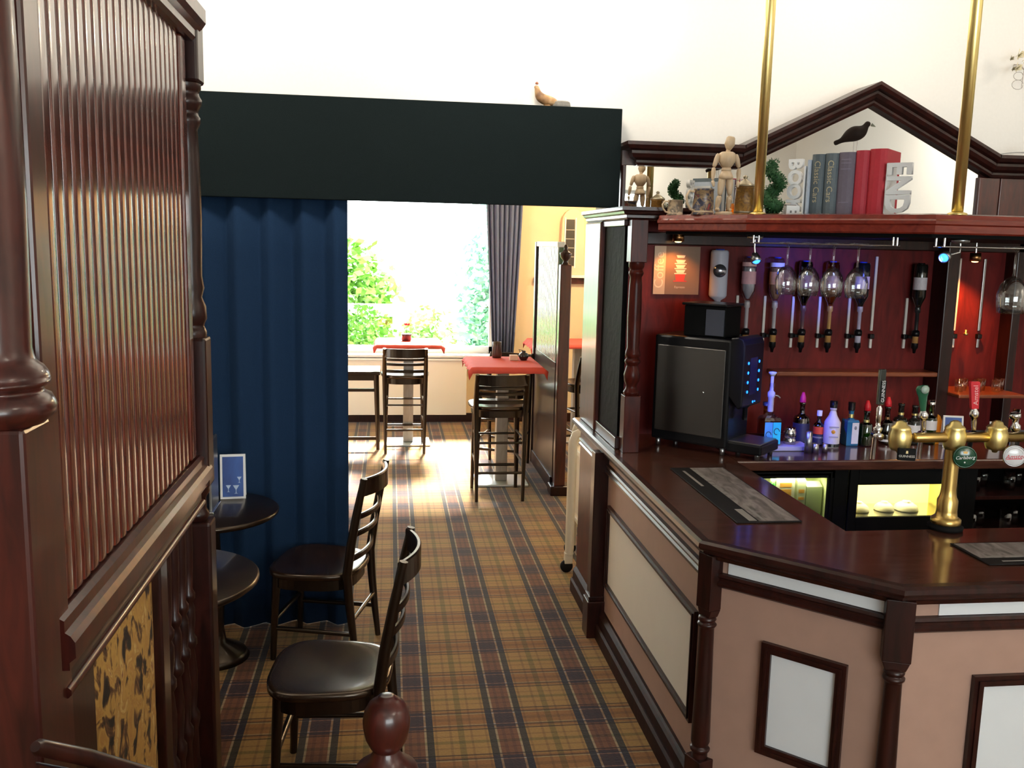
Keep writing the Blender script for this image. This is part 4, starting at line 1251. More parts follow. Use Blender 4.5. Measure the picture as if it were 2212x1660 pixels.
def menu_card(label, L, w_, h_, yaw, lean=.16):
    L = Vector(L)
    t = thing('menu_card', label, 'menu card', L, 'blue menu cards')
    U = Vector((cos(yaw), sin(yaw), 0)); N = Vector((sin(yaw), -cos(yaw), 0))
    V = (Vector((0, 0, 1)) - N * lean).normalized()
    O = L + N * (lean * h_) + Vector((0, 0, .0005))
    MB().slab([(-w_ / 2, 0), (w_ / 2, 0), (w_ / 2, h_), (-w_ / 2, h_)], O, U, V, -N, .003).build('front_leaf', PAPER, t)
    V2 = (Vector((0, 0, 1)) + N * lean).normalized()
    MB().slab([(-w_ / 2, 0), (w_ / 2, 0), (w_ / 2, h_), (-w_ / 2, h_)], L - N * (lean * h_ + .004) + Vector((0, 0, .0005)), U, V2, -N, .003).build('rear_leaf', PAPER, t)
    m_ = w_ * .09
    pic = MB().slab([(-w_ / 2 + m_, m_), (w_ / 2 - m_, m_), (w_ / 2 - m_, h_ - m_), (-w_ / 2 + m_, h_ - m_)], O + N * .0002, U, V, N, .001).build('picture', BLUEP, t)
    for a, zz, s in ((-.18, .16, .9), (.12, .12, 1.1), (.25, .36, .8)):
        cx_, z_ = a * w_, h_ * zz; k = w_ * .14 * s
        MB().slab([(cx_ - k * .5, z_), (cx_ + k * .5, z_), (cx_ + k * .08, z_ + k * .15), (cx_ + k * .08, z_ + k), (cx_ + k * .8, z_ + k * 2.2), (cx_ - k * .8, z_ + k * 2.2), (cx_ - k * .08, z_ + k), (cx_ - k * .08, z_ + k * .15)], O + N * .0013, U, V, N, .0006).build('printed_glass', PGL, pic)
    return t


menu_card('blue cocktail menu card standing on the back bar behind the taps', (at(2056, 940, Y=4.38).x, 4.38, WT), .10, .165, radians(-14))
t = thing('white_card', 'small white card standing behind the right of the brass tap bar', 'card', (at(2156, 900, Y=4.44).x, 4.44, WT))
x = at(2156, 900, Y=4.44).x
MB().slab([(-.03, 0), (.03, 0), (.034, .10), (.036, .118), (-.036, .118), (-.034, .10)], (x, 4.44, WT), (1, 0, 0), (0, .1, 1), (0, 1, 0), .004).build('leaf', PAPER, t)
MB().box(x - .03, x + .03, 4.44, 4.49, WT, WT + .004).build('foot', PAPER, t)
for i in range(6):
    L = Vector((3.06 + i * .054, 4.60 + (i % 2) * .05, 1.3055))
    o = MB().lathe([(0, 0), (.021, 0), (.025, .066), (.0235, .066), (.020, .006), (0, .006)], L, n=16).build('tumbler', GLASS, base=L)
    tag(o, ('first', 'second', 'third', 'fourth', 'fifth', 'sixth')[i] + ' clear tumbler from the left on the orange lit shelf', 'glass', 'tumblers on the orange lit shelf')
for j, z in enumerate((.638, .848)):
    for i in range(5):
        L = Vector((2.97 + i * .098, 4.26 + (i % 2) * .08, z + .0005))
        o = MB().lathe([(0, 0), (.026, 0), (.032, .10), (.0305, .10), (.025, .006), (0, .006)], L, n=16).build('beer_glass', GLASS, base=L)
        tag(o, ('first', 'second', 'third', 'fourth', 'fifth')[i] + ' clear glass from the left on the %s shelf under the back bar' % ('lower', 'upper')[j], 'glass', 'glasses under the back bar')

# ================================================================== FRIDGES under the back bar
FRL = mat('fridge_lining', (.75, .78, .45), .6)
fr = thing('bottle_fridge', 'lit under-counter fridge with green bottles and cartons at left', 'fridge', (1.92, 4.30, .02))
b = MB(); b.box(1.685, 2.145, 4.43, 4.449, .02, .99).box(1.685, 1.70, 4.15, 4.43, .02, .99).box(2.125, 2.145, 4.15, 4.43, .02, .99).box(1.70, 2.125, 4.15, 4.43, .02, .05).box(1.70, 2.125, 4.15, 4.43, .962, .99)
b.build('cabinet', FRL, fr)
f4 = frame4((0, 4.15, 0), (1, 0, 0), ZUP, (0, -1, 0), 1.685, 2.145, .02, .998, .03, .014); f4.box(1.685, 2.145, 4.136, 4.15, .955, .998).build('door_frame', BLACKM, fr)
MB().box(1.715, 2.115, 4.142, 4.146, .05, .96).build('door_glass', SMOKED, fr)
for z in (.40, .735):
    MB().box(1.70, 2.125, 4.17, 4.43, z, z + .01).build('shelf', CHROME, fr)
MB().box(1.72, 2.10, 4.40, 4.42, .945, .958).build('light_tube', mat('fridge_tube', (1, 1, .8), .4, emis=(1, 1, .62), estr=9), fr)
lamp('AREA', 'fridge_light', (1.91, 4.19, .942), 1.3, (1, 1, .62), .38, target=(1.91, 4.3, .6), sizey=.04)
for i in range(3):
    x = (1.735, 1.80, 1.862)[i]
    L = Vector((x, 4.20, .7455))
    t = thing('beer_bottle', ('first', 'second', 'third')[i] + ' green beer bottle in the lit left fridge', 'bottle', L, 'beer bottles in the left fridge')
    MB().lathe([(0, 0), (.022, 0), (.023, .004), (.023, .11), (.012, .15), (.010, .185), (0, .185)], L, n=14).build('glass', mat('green_beer_glass', (.04, .40, .03), .12, 0, .3), t)
    MB().lathe([(.011, .178), (.0125, .19), (0, .192)], L, n=12).build('cap', mat('pale_green_cap', (.6, .95, .4), .4), t)
for lab, x0_, x1_, h_, cc in (('white carton with orange print in the left fridge', 1.878, 1.972, .212, (.80, .78, .62)), ('plain pale carton beside the printed carton in the fridge', 1.985, 2.03, .20, (.76, .78, .52)), ('tall pale green carton at the right of the left fridge', 2.035, 2.115, .17, (.60, .66, .38))):
    t = thing('drink_carton', lab, 'carton', ((x0_ + x1_) / 2, 4.22, .7455), 'cartons in the left fridge')
    MB().box(x0_, x1_, 4.19, 4.27, .7455, .7455 + h_ - .02).build('carton', mat('carton_%d' % int(x0_ * 100), cc, .5), t)
    MB().slab([(0, 0), (.08, 0), (.045, .02), (.035, .02)], (x0_, 4.19, .7455 + h_ - .02), (0, 1, 0), ZUP, (1, 0, 0), x1_ - x0_).build('gable_top', mat('carton_top_%d' % int(x0_ * 100), cc, .5), t)
    if h_ > .19:
        k = mat('orange_print_%d' % int(x0_ * 100), (.85, .42, .08), .5)
        w_ = x1_ - x0_
        for zz, hh in ((.15, .022), (.095, .045)) if w_ > .07 else ((.12, .018), (.085, .014)):
            MB().box(x0_ + w_ * .18, x1_ - w_ * .18, 4.1885, 4.19, .7455 + zz, .7455 + zz + hh).build('print', k, t)
fr = thing('warming_cabinet', 'glowing yellow lit cabinet under the back bar behind the tap column', 'cabinet', (2.53, 4.30, .02))
b = MB(); b.box(2.225, 2.835, 4.43, 4.449, .02, .99).box(2.225, 2.24, 4.15, 4.43, .02, .99).box(2.82, 2.835, 4.15, 4.43, .02, .99).box(2.24, 2.82, 4.15, 4.43, .02, .05).box(2.24, 2.82, 4.15, 4.43, .93, .99)
b.build('cabinet', mat('yellow_lit_lining', (.85, .75, .3), .6), fr)
b = MB(); b.box(2.225, 2.27, 4.13, 4.15, .02, .998).box(2.795, 2.835, 4.13, 4.15, .02, .998).box(2.27, 2.795, 4.13, 4.15, .918, .998).box(2.27, 2.795, 4.13, 4.15, .02, .755)
b.build('door_frame', BLACKM, fr, .003)
MB().box(2.27, 2.795, 4.138, 4.142, .755, .918).build('door_glass', SMOKED, fr)
MB().box(2.245, 2.815, 4.40, 4.41, .74, .93).build('light_panel', mat('lit_yellow_panel', (1, .9, .4), .5, emis=(1, .82, .26), estr=2.6), fr)
MB().box(2.24, 2.82, 4.17, 4.40, .735, .745).build('shelf', CHROME, fr)
lamp('AREA', 'cabinet_light', (2.53, 4.28, .925), 4, (1, .85, .4), .5, target=(2.53, 4.28, .5), sizey=.06)
for i, (x, rr) in enumerate(((2.36, .055), (2.50, .05), (2.62, .06))):
    L = Vector((x, 4.28, .7455))
    o = MB().lathe([(0, 0), (rr, 0), (rr, .004), (rr * .9, .022), (rr * .6, .036), (rr * .35, .040), (rr * .35, .046), (0, .046)], L, n=18).build('white_bowl', WHITE, base=L)
    tag(o, ('left', 'middle', 'right')[i] + ' upturned white bowl glowing in the yellow lit cabinet', 'bowl', 'bowls in the lit cabinet')

# ================================================================== BEER TAP
tb = at(2041, 1143, Z=1.05); TX, TY = tb.x, tb.y
tap = thing('beer_tap', 'polished brass T-shaped beer font on the bar counter edge', 'beer tap', (TX, TY, 1.0515))
MB().lathe([(0, 1.0515), (.060, 1.0515), (.062, 1.064), (.052, 1.068), (.052, 1.072), (0, 1.072)], (TX, TY, 0), n=28).build('rubber_gasket', BLACKM, tap)
MB().lathe([(.050, 1.072), (.052, 1.076), (.052, 1.090), (.044, 1.096), (.038, 1.10), (.036, 1.12), (.036, 1.16), (.030, 1.172), (.0275, 1.185), (.026, 1.20), (.026, 1.37)], (TX, TY, 0), n=28).build('column', BRASSD, tap)
ZB = 1.392
MB().lathe([(.0, -.155), (.016, -.155), (.018, -.15), (.018, .36), (0, .36)], (TX, TY, ZB), (1, 0, 0), n=18).build('cross_bar', BRASSD, tap)
KX = [at(p_, 960, Y=TY).x for p_ in (1943, 2060, 2150)]
for kx in KX:
    MB().lathe([(0, -.058), (.008, -.056), (.012, -.048), (.030, -.044), (.036, -.030), (.040, -.01), (.040, .012), (.034, .03), (.036, .034), (.030, .042), (.022, .046), (.018, .056), (.008, .062), (0, .063)], (kx, TY, ZB), n=22).build('dome', BRASS, tap)
# badges facing the room
bdir = Vector((-.30, -.95, 0)).normalized(); bU = Vector((.95, -.30, 0)).normalized()


def badge(px, py, Yb):
    return at(px, py, Y=Yb)


bc_ = badge(1958, 982, TY - .05)
o = MB().obox(bc_, .031, .007, .022, bU, bdir, ZUP).build('badge', mat('black_badge', (.004, .004, .004), .5, spec=.1), tap, .004)
lettering('GUINNESS', .0115, bc_ + bdir * .0075 + Vector((0, 0, -.006)), bU, ZUP, mat('badge_gold_letters', (.75, .70, .62), .5), o, .0004)
MB().slab([(-.004, 0), (.004, 0), (.003, .010), (-.003, .010)], bc_ + bdir * .0072 + Vector((0, 0, .004)), bU, ZUP, bdir, .0006).build('harp', mat('badge_gold', (.65, .5, .25), .4, .5), o)
for px, py, m_, txt, lm, sz in ((2083, 987, mat('deep_green_enamel', (.006, .06, .028), .2, 0, .6), 'Carlsberg', WHITE, .0165), (2190, 985, mat('white_enamel', (.80, .79, .80), .25, 0, .5), 'Amstel', mat('red_script', (.55, .04, .05), .5), .022)):
    c = badge(px, py, TY - .05)
    o = MB().lathe([(0, 0), (.036, 0), (.037, .004), (.035, .008), (.032, .010), (0, .010)], c, bdir, n=32).build('badge', m_, tap)
    MB().lathe([(.0372, .0), (.040, .002), (.040, .008), (.0365, .0095), (.0355, .0085)], c, bdir, n=32).build('badge_ring', m_ if txt[0] == 'C' else STEEL, o)
    R_ = (bU + Vector((0, 0, .10))).normalized()
    lettering(txt, sz, c + bdir * .0105 + Vector((0, 0, -.002)), R_, Vector((0, 0, 1)) - R_ * .1, lm, o, .0004, shear=.3)
    if txt[0] == 'C':
        MB().slab([(-.006, 0), (.006, 0), (.008, .009), (.003, .006), (0, .011), (-.003, .006), (-.008, .009)], c + bdir * .0102 + Vector((0, 0, .013)), bU, ZUP, bdir, .0006).build('crown', mat('orange_gold', (.7, .4, .1), .4, .3), o)
        MB().lathe([(0, 0), (.003, 0), (.003, .0006), (0, .0006)], c + bdir * .0102 + Vector((0, 0, -.019)), bdir, n=10).build('dot', WHITE, o)
    else:
        MB().slab([(-.028, -.008), (.024, -.004), (.026, -.001), (-.027, -.005)], c + bdir * .0102 + Vector((0, 0, -.006)), bU, ZUP, bdir, .0005).build('red_swash', mat('red_swash', (.6, .05, .06), .5), o)
        MB().tube([c + bdir * .0102 + bU * (.029 * cos(a * .13)) + Vector((0, 0, .029 * sin(a * .13))) for a in range(3, 22)], .0008, 4).build('ring_line', mat('grey_ring', (.5, .45, .45), .5), o)
# taps: stems, spouts and handles
YT = TY + .035
for px, topy, kind in ((1893, 795, 'black'), (1993, 832, 'green'), (2101, 824, 'red'), (2192, 892, 'chrome')):
    base = at(px, 965, Y=YT); hi = at(px + (14 if kind == 'black' else 4 if kind == 'red' else 0), topy, Y=YT)
    x = base.x
    MB().lathe([(0, 0), (.013, 0), (.013, .05), (0, .05)], (x, TY + .01, ZB), (0, 1, 0), n=12).build('tap_body', CHROME, tap)
    MB().tube([(x, YT, ZB + .015), (x, YT + .015, ZB - .01), (x, YT + .02, ZB - .09)], .009, 8).build('spout', CHROME if kind != 'red' else BLACK, tap)
    ax = Vector((hi.x - x, 0, hi.z - ZB)); Lh = ax.length; ax.normalize()
    O = Vector((x, YT, ZB))
    if kind == 'black':
        MB().lathe([(.011, .01), (.014, .015), (.017, .03), (.010, .034), (.008, .05), (.010, .055), (.010, .10), (.005, .11)], O, ax, n=12).build('handle_stem', CHROME, tap)
        MB().obox(O + ax * (Lh * .72), .012, .008, Lh * .26, (1, 0, 0), (0, 1, 0), ax).build('handle', mat('dark_steel_handle', (.05, .055, .05), .2, .6), tap, .003)
        o = MB().obox(O + ax * (Lh * .66) + Vector((.004, -.009, 0)), .010, .001, Lh * .15, (1, 0, 0), (0, 1, 0), ax).build('handle_label', BLACK, tap)
        lettering('GUINNESS', .017, O + ax * (Lh * .66) + Vector((.004, -.0105, 0)), ax, Vector((-ax.z, 0, ax.x)), WHITE, o, .0003)
    elif kind == 'green':
        MB().lathe([(.008, .02), (.010, .05), (.010, .06), (.017, .066), (.018, .078), (.012, .088), (.010, .092)], O, ax, n=12).build('handle_stem', CHROME, tap)
        MB().lathe([(.010, .09), (.013, .11), (.018, Lh * .78), (.024, Lh * .86), (.026, Lh * .93), (.020, Lh * .985), (0, Lh)], O, ax, n=16, sy=.55).build('handle', mat('bottle_green_handle', (.012, .10, .05), .15, 0, .6), tap)
        MB().lathe([(0, 0), (.015, 0), (.015, .003), (0, .004)], O + ax * (Lh * .92) + Vector((0, -.0145, 0)), (0, -1, 0), n=16).build('handle_disc', mat('pale_green_disc', (.35, .45, .38), .3), tap)
    elif kind == 'red':
        MB().lathe([(.008, .02), (.010, .05), (.010, .066), (.016, .07), (.017, .085), (.011, .095), (.009, .10)], O, ax, n=12).build('handle_stem', CHROME, tap)
        o = MB(); o.slab([(-.014, .098), (.014, .098), (.019, Lh * .98), (.015, Lh), (-.015, Lh), (-.019, Lh * .98)], O + Vector((0, -.008, 0)), (1, 0, 0), ax, (0, 1, 0), .016)
        o = o.build('handle', mat('red_handle', (.62, .02, .035), .25, 0, .5), tap, .004)
        lettering('Amstel', .026, O + ax * (Lh * .5 + .05) + Vector((.001, -.0088, 0)), ax, (-1, 0, 0), mat('pale_pink_script', (.85, .45, .45), .5), o, .0003)
    else:
        MB().lathe([(.010, .01), (.016, .02), (.018, .035), (.010, .045), (.010, .06), (.020, .066), (.021, .08), (.014, .085), (.014, Lh), (0, Lh)], O, ax, n=14).build('handle_stem', CHROME, tap)

# ---- bar runners
PRN = marbled('grey_printed_rubber', [(.35, (.09, .075, .07)), (.5, (.21, .18, .17)), (.65, (.32, .28, .26))], 9, .6, 1.5, 0, (2, .6, 1))
rm = thing('bar_runner', 'long black rubber bar runner with grey print on the left counter leg', 'bar runner', (1.39, 3.55, 1.0515), 'rubber bar runners')
MB().box(1.263, 1.515, 3.135, 3.965, 1.0515, 1.056).build('mat', RUBBER, rm, .002)
MB().box(1.352, 1.508, 3.145, 3.955, 1.056, 1.0565).build('printed_panel', PRN, rm)
PW_ = mat('pale_grey_print', (.26, .24, .22), .6)
for y0_, y1_, xx0, xx1 in ((3.64, 3.90, 1.300, 1.312), (3.15, 3.30, 1.315, 1.345), (3.16, 3.36, 1.368, 1.380)):
    MB().box(xx0, xx1, y0_, y1_, 1.0565, 1.057).build('printed_line', PW_, rm)
lettering('DRAUGHT', .062, (1.372, 3.70, 1.0567), (0, -1, 0), (1, 0, 0), PW_, rm, .0003) if False else None
for k in range(9):
    MB().box(1.352, 1.372, 3.46 + k * .053, 3.497 + k * .053, 1.0565, 1.057).build('printed_mark', PW_, rm)
rm = thing('bar_runner', 'black rubber bar runner with grey print on the front counter', 'bar runner', (2.4, 2.75, 1.0515), 'rubber bar runners')
MB().box(1.925, 2.80, 2.645, 2.86, 1.0515, 1.056).build('mat', RUBBER, rm, .002)
MB().box(1.935, 2.79, 2.705, 2.852, 1.056, 1.0565).build('printed_panel', PRN, rm)
MB().box(1.99, 2.75, 2.668, 2.676, 1.056, 1.0565).build('printed_line', PW_, rm)
for k in range(10):
    MB().box(1.96 + k * .08, 2.015 + k * .08, 2.706, 2.722, 1.0565, 1.057).build('printed_mark', PW_, rm)

# ================================================================== REEDED PARTITION on the left
XP = -.62
pt = thing('reeded_partition', 'tall red reeded wooden partition with turned posts and gold panel at left', 'partition', (XP, 2.4, 0))
# front face of the reeds lies at X = XP
MB().box(XP - .05, XP - .022, 1.78, 3.10, 1.33, 2.66).build('back_board', MAHOG2, pt)
MB().box(XP - .055, XP + .008, 1.72, 1.80, .45, 2.95).build('edge_stile', MAHOG2, pt, .008)
MB().box(XP - .05, XP + .004, 2.965, 3.03, 1.34, 2.64).build('edge_stile', REED, pt, .008)
# reeds
n_reed = 21
step = (2.955 - 1.815) / n_reed
reed = None
for i in range(n_reed):
    y = 1.815 + step * (i + .5)
    if reed is None:
        mb = MB()
        pr = [(.0, -.0235), (.014, -.0235), (.0176, -.0215), (.0188, -.017), (.0193, -.008), (.0195, 0), (.0193, .008), (.0188, .017), (.0176, .0215), (.014, .0235), (0, .0235)]
        mb.prism([(XP - .0215 + a, y + b_) for a, b_ in pr], 1.34, 2.64, True)
        reed = mb.build('reed', REED, pt)
    else:
        inst(reed, pt, (0, step * i, 0))
# mid rail: stepped moulding, apron and bead
path = [(XP + .005, 3.12), (XP + .005, 1.74)]
MB().sweep(path[::-1], [(-.06, 1.335), (.0, 1.335), (.012, 1.328), (.012, 1.305), (.022, 1.298), (.030, 1.285), (.030, 1.255), (.018, 1.245), (.018, 1.23), (-.06, 1.23)]).build('mid_rail', MAHOG2, pt)
MB().box(XP - .05, XP + .004, 1.74, 3.08, 1.165, 1.23).build('apron', MAHOG, pt)
MB().tube([(XP + .006, 1.76, 1.175), (XP + .006, 3.08, 1.175)], .012, 8).build('bead', MAHOG2, pt)
MB().sweep([(XP + .005, 1.74), (XP + .005, 3.12)], [(-.06, 2.64), (.012, 2.64), (.02, 2.652), (.02, 2.672), (.034, 2.684), (.045, 2.70), (.045, 2.74), (.03, 2.755), (-.06, 2.755)]).build('top_rail', MAHOG2, pt)
# lower bay: gold upholstered panel between dark stiles, spindles to the right
MB().box(XP - .05, XP - .012, 1.74, 1.99, .45, 1.165).build('lower_stile', MAHOG, pt, .006)
fb = MB()
NY, NZ = 10, 14
yv = lambda i: 1.99 + (2.55 - 1.99) * i / NY
zv = lambda j: .46 + (1.165 - .46) * j / NZ
vs = [(XP - .03 + .02 * (sin(pi * i / NY) * sin(pi * j / NZ)) ** .4 if 0 < i < NY and 0 < j < NZ else XP - .03, yv(i), zv(j)) for j in range(NZ + 1) for i in range(NY + 1)]
fb.add(vs, [(j * (NY + 1) + i, j * (NY + 1) + i + 1, (j + 1) * (NY + 1) + i + 1, (j + 1) * (NY + 1) + i) for j in range(NZ) for i in range(NY)], True)
fb.box(XP - .05, XP - .031, 1.99, 2.55, .46, 1.165)
fb.build('upholstered_panel', FABRIC, pt)
MB().box(XP - .05, XP - .005, 2.55, 2.63, .10, 1.165).build('lower_stile', MAHOG, pt, .006)
MB().box(XP - .05, XP - .02, 2.63, 3.08, .10, .28).build('bottom_rail', MAHOG, pt, .006)
SPN = [(.016, .28), (.022, .30), (.020, .42), (.026, .45), (.026, .47), (.016, .49), (.021, .56), (.023, .62), (.015, .70), (.024, .715), (.024, .735), (.015, .75), (.020, .80), (.020, .84), (.014, .86), (.022, .875), (.022, .89), (.014, .905), (.017, .98), (.019, 1.06), (.019, 1.165)]
sp0 = None
for i, y in enumerate((2.70, 2.80, 2.90, 3.0)):
    if sp0 is None:
        sp0 = MB().lathe(SPN, (XP - .03, y, 0), n=12).build('spindle', MAHOG, pt); ys0 = y
    else:
        inst(sp0, pt, (0, y - ys0, 0))
# posts
fp = MB(); fx, fy = XP - .02, 3.13
fp.box(fx - .05, fx + .05, fy - .05, fy + .05, 0, 1.10).box(fx - .05, fx + .05, fy - .05, fy + .05, 1.22, 1.72).box(fx - .05, fx + .05, fy - .05, fy + .05, 2.52, 2.77)
fp.lathe([(.03, 1.10), (.042, 1.12), (.03, 1.14), (.03, 1.18), (.042, 1.20), (.04, 1.22)], (fx, fy, 0), n=16)
fp.lathe([(.045, 1.72), (.048, 1.74), (.036, 1.755), (.048, 1.78), (.046, 1.82), (.034, 1.85), (.042, 1.88), (.036, 1.92), (.040, 2.10), (.038, 2.30), (.034, 2.38), (.044, 2.40), (.044, 2.415), (.034, 2.43), (.048, 2.455), (.05, 2.47), (.038, 2.49), (.048, 2.505), (.048, 2.52)], (fx, fy, 0), n=18)
fp.build('turned_post', MAHOG, pt, .012)
MB().lathe([(.02, 2.77), (.042, 2.775), (.042, 2.785), (.022, 2.80), (.024, 2.81), (.046, 2.84), (.056, 2.875), (.046, 2.91), (.02, 2.935), (0, 2.94)], (fx, fy, 0), n=18).build('ball_finial', MAHOG, pt)
np_ = MB(); nx, ny = XP - .02, 1.60
np_.box(nx - .06, nx + .06, ny - .06, ny + .06, .45, 1.735)
np_.lathe([(.07, 1.735), (.086, 1.75), (.09, 1.765), (.082, 1.782), (.066, 1.79), (.080, 1.80), (.082, 1.815), (.072, 1.83), (.060, 1.838), (.056, 1.86), (.060, 2.1), (.057, 2.4), (.052, 2.6), (.06, 2.62), (.06, 2.64), (.052, 2.66), (.07, 2.70), (.07, 2.75)], (nx, ny, 0), n=24)
np_.box(nx - .06, nx + .06, ny - .06, ny + .06, 2.75, 2.98)
np_.build('turned_post', MAHOG2, pt, .008)

# ---- newel post of the raised floor, ball finial at the bottom of the view
nb = at(835, 1560, Y=2.02)
nw = thing('newel_post', 'dark red newel post with glossy ball finial and sloping handrail at the bottom edge', 'post', (nb.x, 2.02, .45))
nbz = nb.z
m = MB(); m.box(nb.x - .05, nb.x + .05, 1.97, 2.07, .45, nbz - .135)
m.lathe([(.072, -.135), (.076, -.125), (.072, -.112), (.050, -.102), (.040, -.090), (.032, -.075), (.030, -.068)], (nb.x, 2.02, nbz), n=26)
m.build('post', MAHOG2, nw, .006)
MB().lathe([(.030, -.068), (.038, -.060), (.048, -.040), (.054, -.012), (.055, .005), (.051, .028), (.042, .045), (.028, .056), (.020, .060), (.019, .064), (.012, .066), (0, .066)], (nb.x, 2.02, nbz), n=30).build('ball_finial', MAHOG2, nw)

# sloping handrail from partition to newel; unseen panel below added to shade the chairs
hr = [at(76, 1614, Y=1.40), at(84, 1615, Y=1.41), at(185, 1636, Y=1.50), at(300, 1672, Y=1.62), Vector((-.05, 2.0, .66))]
MB().tube(hr, [.008, .013, .014, .016, .02], 12).build('handrail', MAHOG, nw)
MB().slab([(-.60, .45), (-.05, .45), (-.05, .63), (-.25, .77), (-.50, .99), (-.60, 1.08)], (0, 1.86, 0), (1, .5, 0), ZUP, (0, 1, 0), .02) if False else None
pn = MB()
for i in range(4):
    a_, b_ = hr[i], hr[i + 1]
    d_ = Vector((.45, -.9, 0)) * .01
    pn.add([(a_.x, a_.y, .451), (b_.x, b_.y, .451), b_ - Vector((0, 0, .03)), a_ - Vector((0, 0, .03)), Vector((a_.x, a_.y, .451)) - d_, Vector((b_.x, b_.y, .451)) - d_, b_ - Vector((0, 0, .03)) - d_, a_ - Vector((0, 0, .03)) - d_], [(0, 1, 2, 3), (4, 5, 6, 7), (0, 1, 5, 4), (2, 3, 7, 6), (0, 3, 7, 4), (1, 2, 6, 5)])
pn.build('added_shade_panel', MAHOG, nw)

# ================================================================== CHAIRS
def make_chair(name, label, cat, hs, ht, rung_z, seat_m, wood_m, dish=.016):
    """origin on the floor under the seat centre; the back is on +X"""
    t = thing(name, label, cat, (0, 0, 0))
    # seat outline: rounded trapezoid
    def outline(k, n=40):
        pts = []
        for i in range(n):
            a = 2 * pi * i / n
            ca, sa = cos(a), sin(a)
            e = 2 / 3.2
            x = (abs(ca) ** e) * (1 if ca > 0 else -1) * .225
            y = (abs(sa) ** e) * (1 if sa > 0 else -1) * (.232 - .022 * (x / .225))
            pts.append((x * k, y * k))
        return pts
    mb = MB(); n = 40; rings = [0, .2, .4, .6, .78, .9, .97, 1.0]
    vs = []; fs = []
    for k in rings[1:]:
        for x, y in outline(k):
            z = hs - dish * max(0, cos(min(1, k / .92) * pi / 2)) ** 1.2 - (.006 if k == 1.0 else .001 if k > .95 else 0)
            vs.append((x, y, z))
    ctr = (len(rings) + 1) * n
    for i in range(n):
        fs.append((ctr, i, (i + 1) % n))
    for r_ in range(len(rings) - 2):
        for i in range(n):
            j = (i + 1) % n
            fs.append((r_ * n + i, (r_ + 1) * n + i, (r_ + 1) * n + j, r_ * n + j))
    last = (len(rings) - 2) * n
    for kk, zz in ((1.0, hs - .026), (.97, hs - .032)):
        for x, y in outline(kk):
            vs.append((x, y, zz))
    for q in range(2):
        a = last if q == 0 else last + n
        b_ = last + n * (q + 1)
        for i in range(n):
            j = (i + 1) % n
            fs.append((a + i, b_ + i, b_ + j, a + j))
    fs.append([last + 2 * n + i for i in range(n)][::-1])
    vs.append((0, 0, hs - dish))
    mb.add(vs, fs, True)
    mb.build('seat', seat_m, t)
    ap = MB()
    o_ = outline(.90); i_ = outline(.80)
    for i in range(n):
        j = (i + 1) % n
        ap.add([(*o_[i], hs - .031), (*o_[j], hs - .031), (*o_[j], hs - .088), (*o_[i], hs - .088), (*i_[i], hs - .031), (*i_[j], hs - .031), (*i_[j], hs - .088), (*i_[i], hs - .088)], [(0, 1, 2, 3), (4, 5, 6, 7), (3, 2, 6, 7)])
    ap.build('apron', wood_m, t)
    yb = .185
    def postx(z):
        if z < hs:
            return .195 + .045 * (1 - z / hs) ** 1.3
        return .195 + .085 * ((z - hs) / (ht - hs)) ** 1.25
    for s_ in (-1, 1):
        zs = [0, hs * .35, hs * .7, hs, hs + (ht - hs) * .33, hs + (ht - hs) * .66, ht]
        MB().tube([(postx(z), s_ * (yb + .012 * (1 if z > hs else z / hs)), z) for z in zs], [.014, .018, .021, .023, .022, .020, .016], 8).build('back_leg', wood_m, t)
        MB().tube([(-.185, s_ * .185, 0), (-.175, s_ * .18, hs * .5), (-.165, s_ * .172, hs - .03)], [.0145, .018, .022], 8).build('front_leg', wood_m, t)
    def curved(name, zc, hgt, thick=.016, bulge=.045, top=False):
        px_ = postx(zc)
        pts = []
        for k in range(15):
            y = -1 + 2 * k / 14
            pts.append((px_ - .004 + bulge * (1 - y * y), y * (yb + .012), zc))
        h2 = hgt / 2
        prof = [(-thick / 2, -h2), (thick / 2, -h2), (thick / 2, h2 - .006), (thick / 2 - .004, h2), (-thick / 2 + .004, h2), (-thick / 2, h2 - .006)]
        MB().band(pts, prof).build(name, wood_m, t)
    span = ht - hs
    curved('crest_rail', ht - .045, .085, .018, .055)
    curved('back_slat', ht - span * .40, .026)
    curved('back_slat', ht - span * .58, .026)
    curved('back_slat', hs + span * .16, .030, .016, .04)
    zf, zs_ = rung_z
    MB().tube([(-.18, -.18, zf), (-.18, .18, zf)], .0125, 8).build('front_stretcher', wood_m, t)
    MB().tube([(postx(zf), -.19, zf + .03), (postx(zf), .19, zf + .03)], .011, 8).build('rear_stretcher', wood_m, t)
    for s_ in (-1, 1):
        MB().tube([(-.178, s_ * .18, zs_), (postx(zs_), s_ * .19, zs_)], .011, 8).build('side_stretcher', wood_m, t)
        if hs > .6:
            MB().tube([(-.172, s_ * .177, zs_ + .2), (postx(zs_ + .2), s_ * .19, zs_ + .2)], .010, 8).build('side_stretcher', wood_m, t)
    if hs > .6:
        MB().tube([(postx(hs * .62), -.19, hs * .62), (postx(hs * .62), .19, hs * .62)], .010, 8).build('rear_stretcher', wood_m, t)
        MB().tube([(-.17, -.177, hs * .62), (-.17, .177, hs * .62)], .010, 8).build('front_stretcher', wood_m, t)
    return t


ch = make_chair('dining_chair', 'dark ladder-back chair with dished glossy seat, nearest in front of the newel ball', 'chair', .46, .94, (.20, .16), SEATW, CHAIRW)
ch['group'] = 'ladder-back chairs at the small round tables'
ch.location = (-.21, 3.34, 0); ch.rotation_euler = (0, 0, radians(-5))
dup(ch, (-.335, 4.53, 0), radians(-15), 'dark ladder-back chair standing before the navy curtain at the table with the menu card')

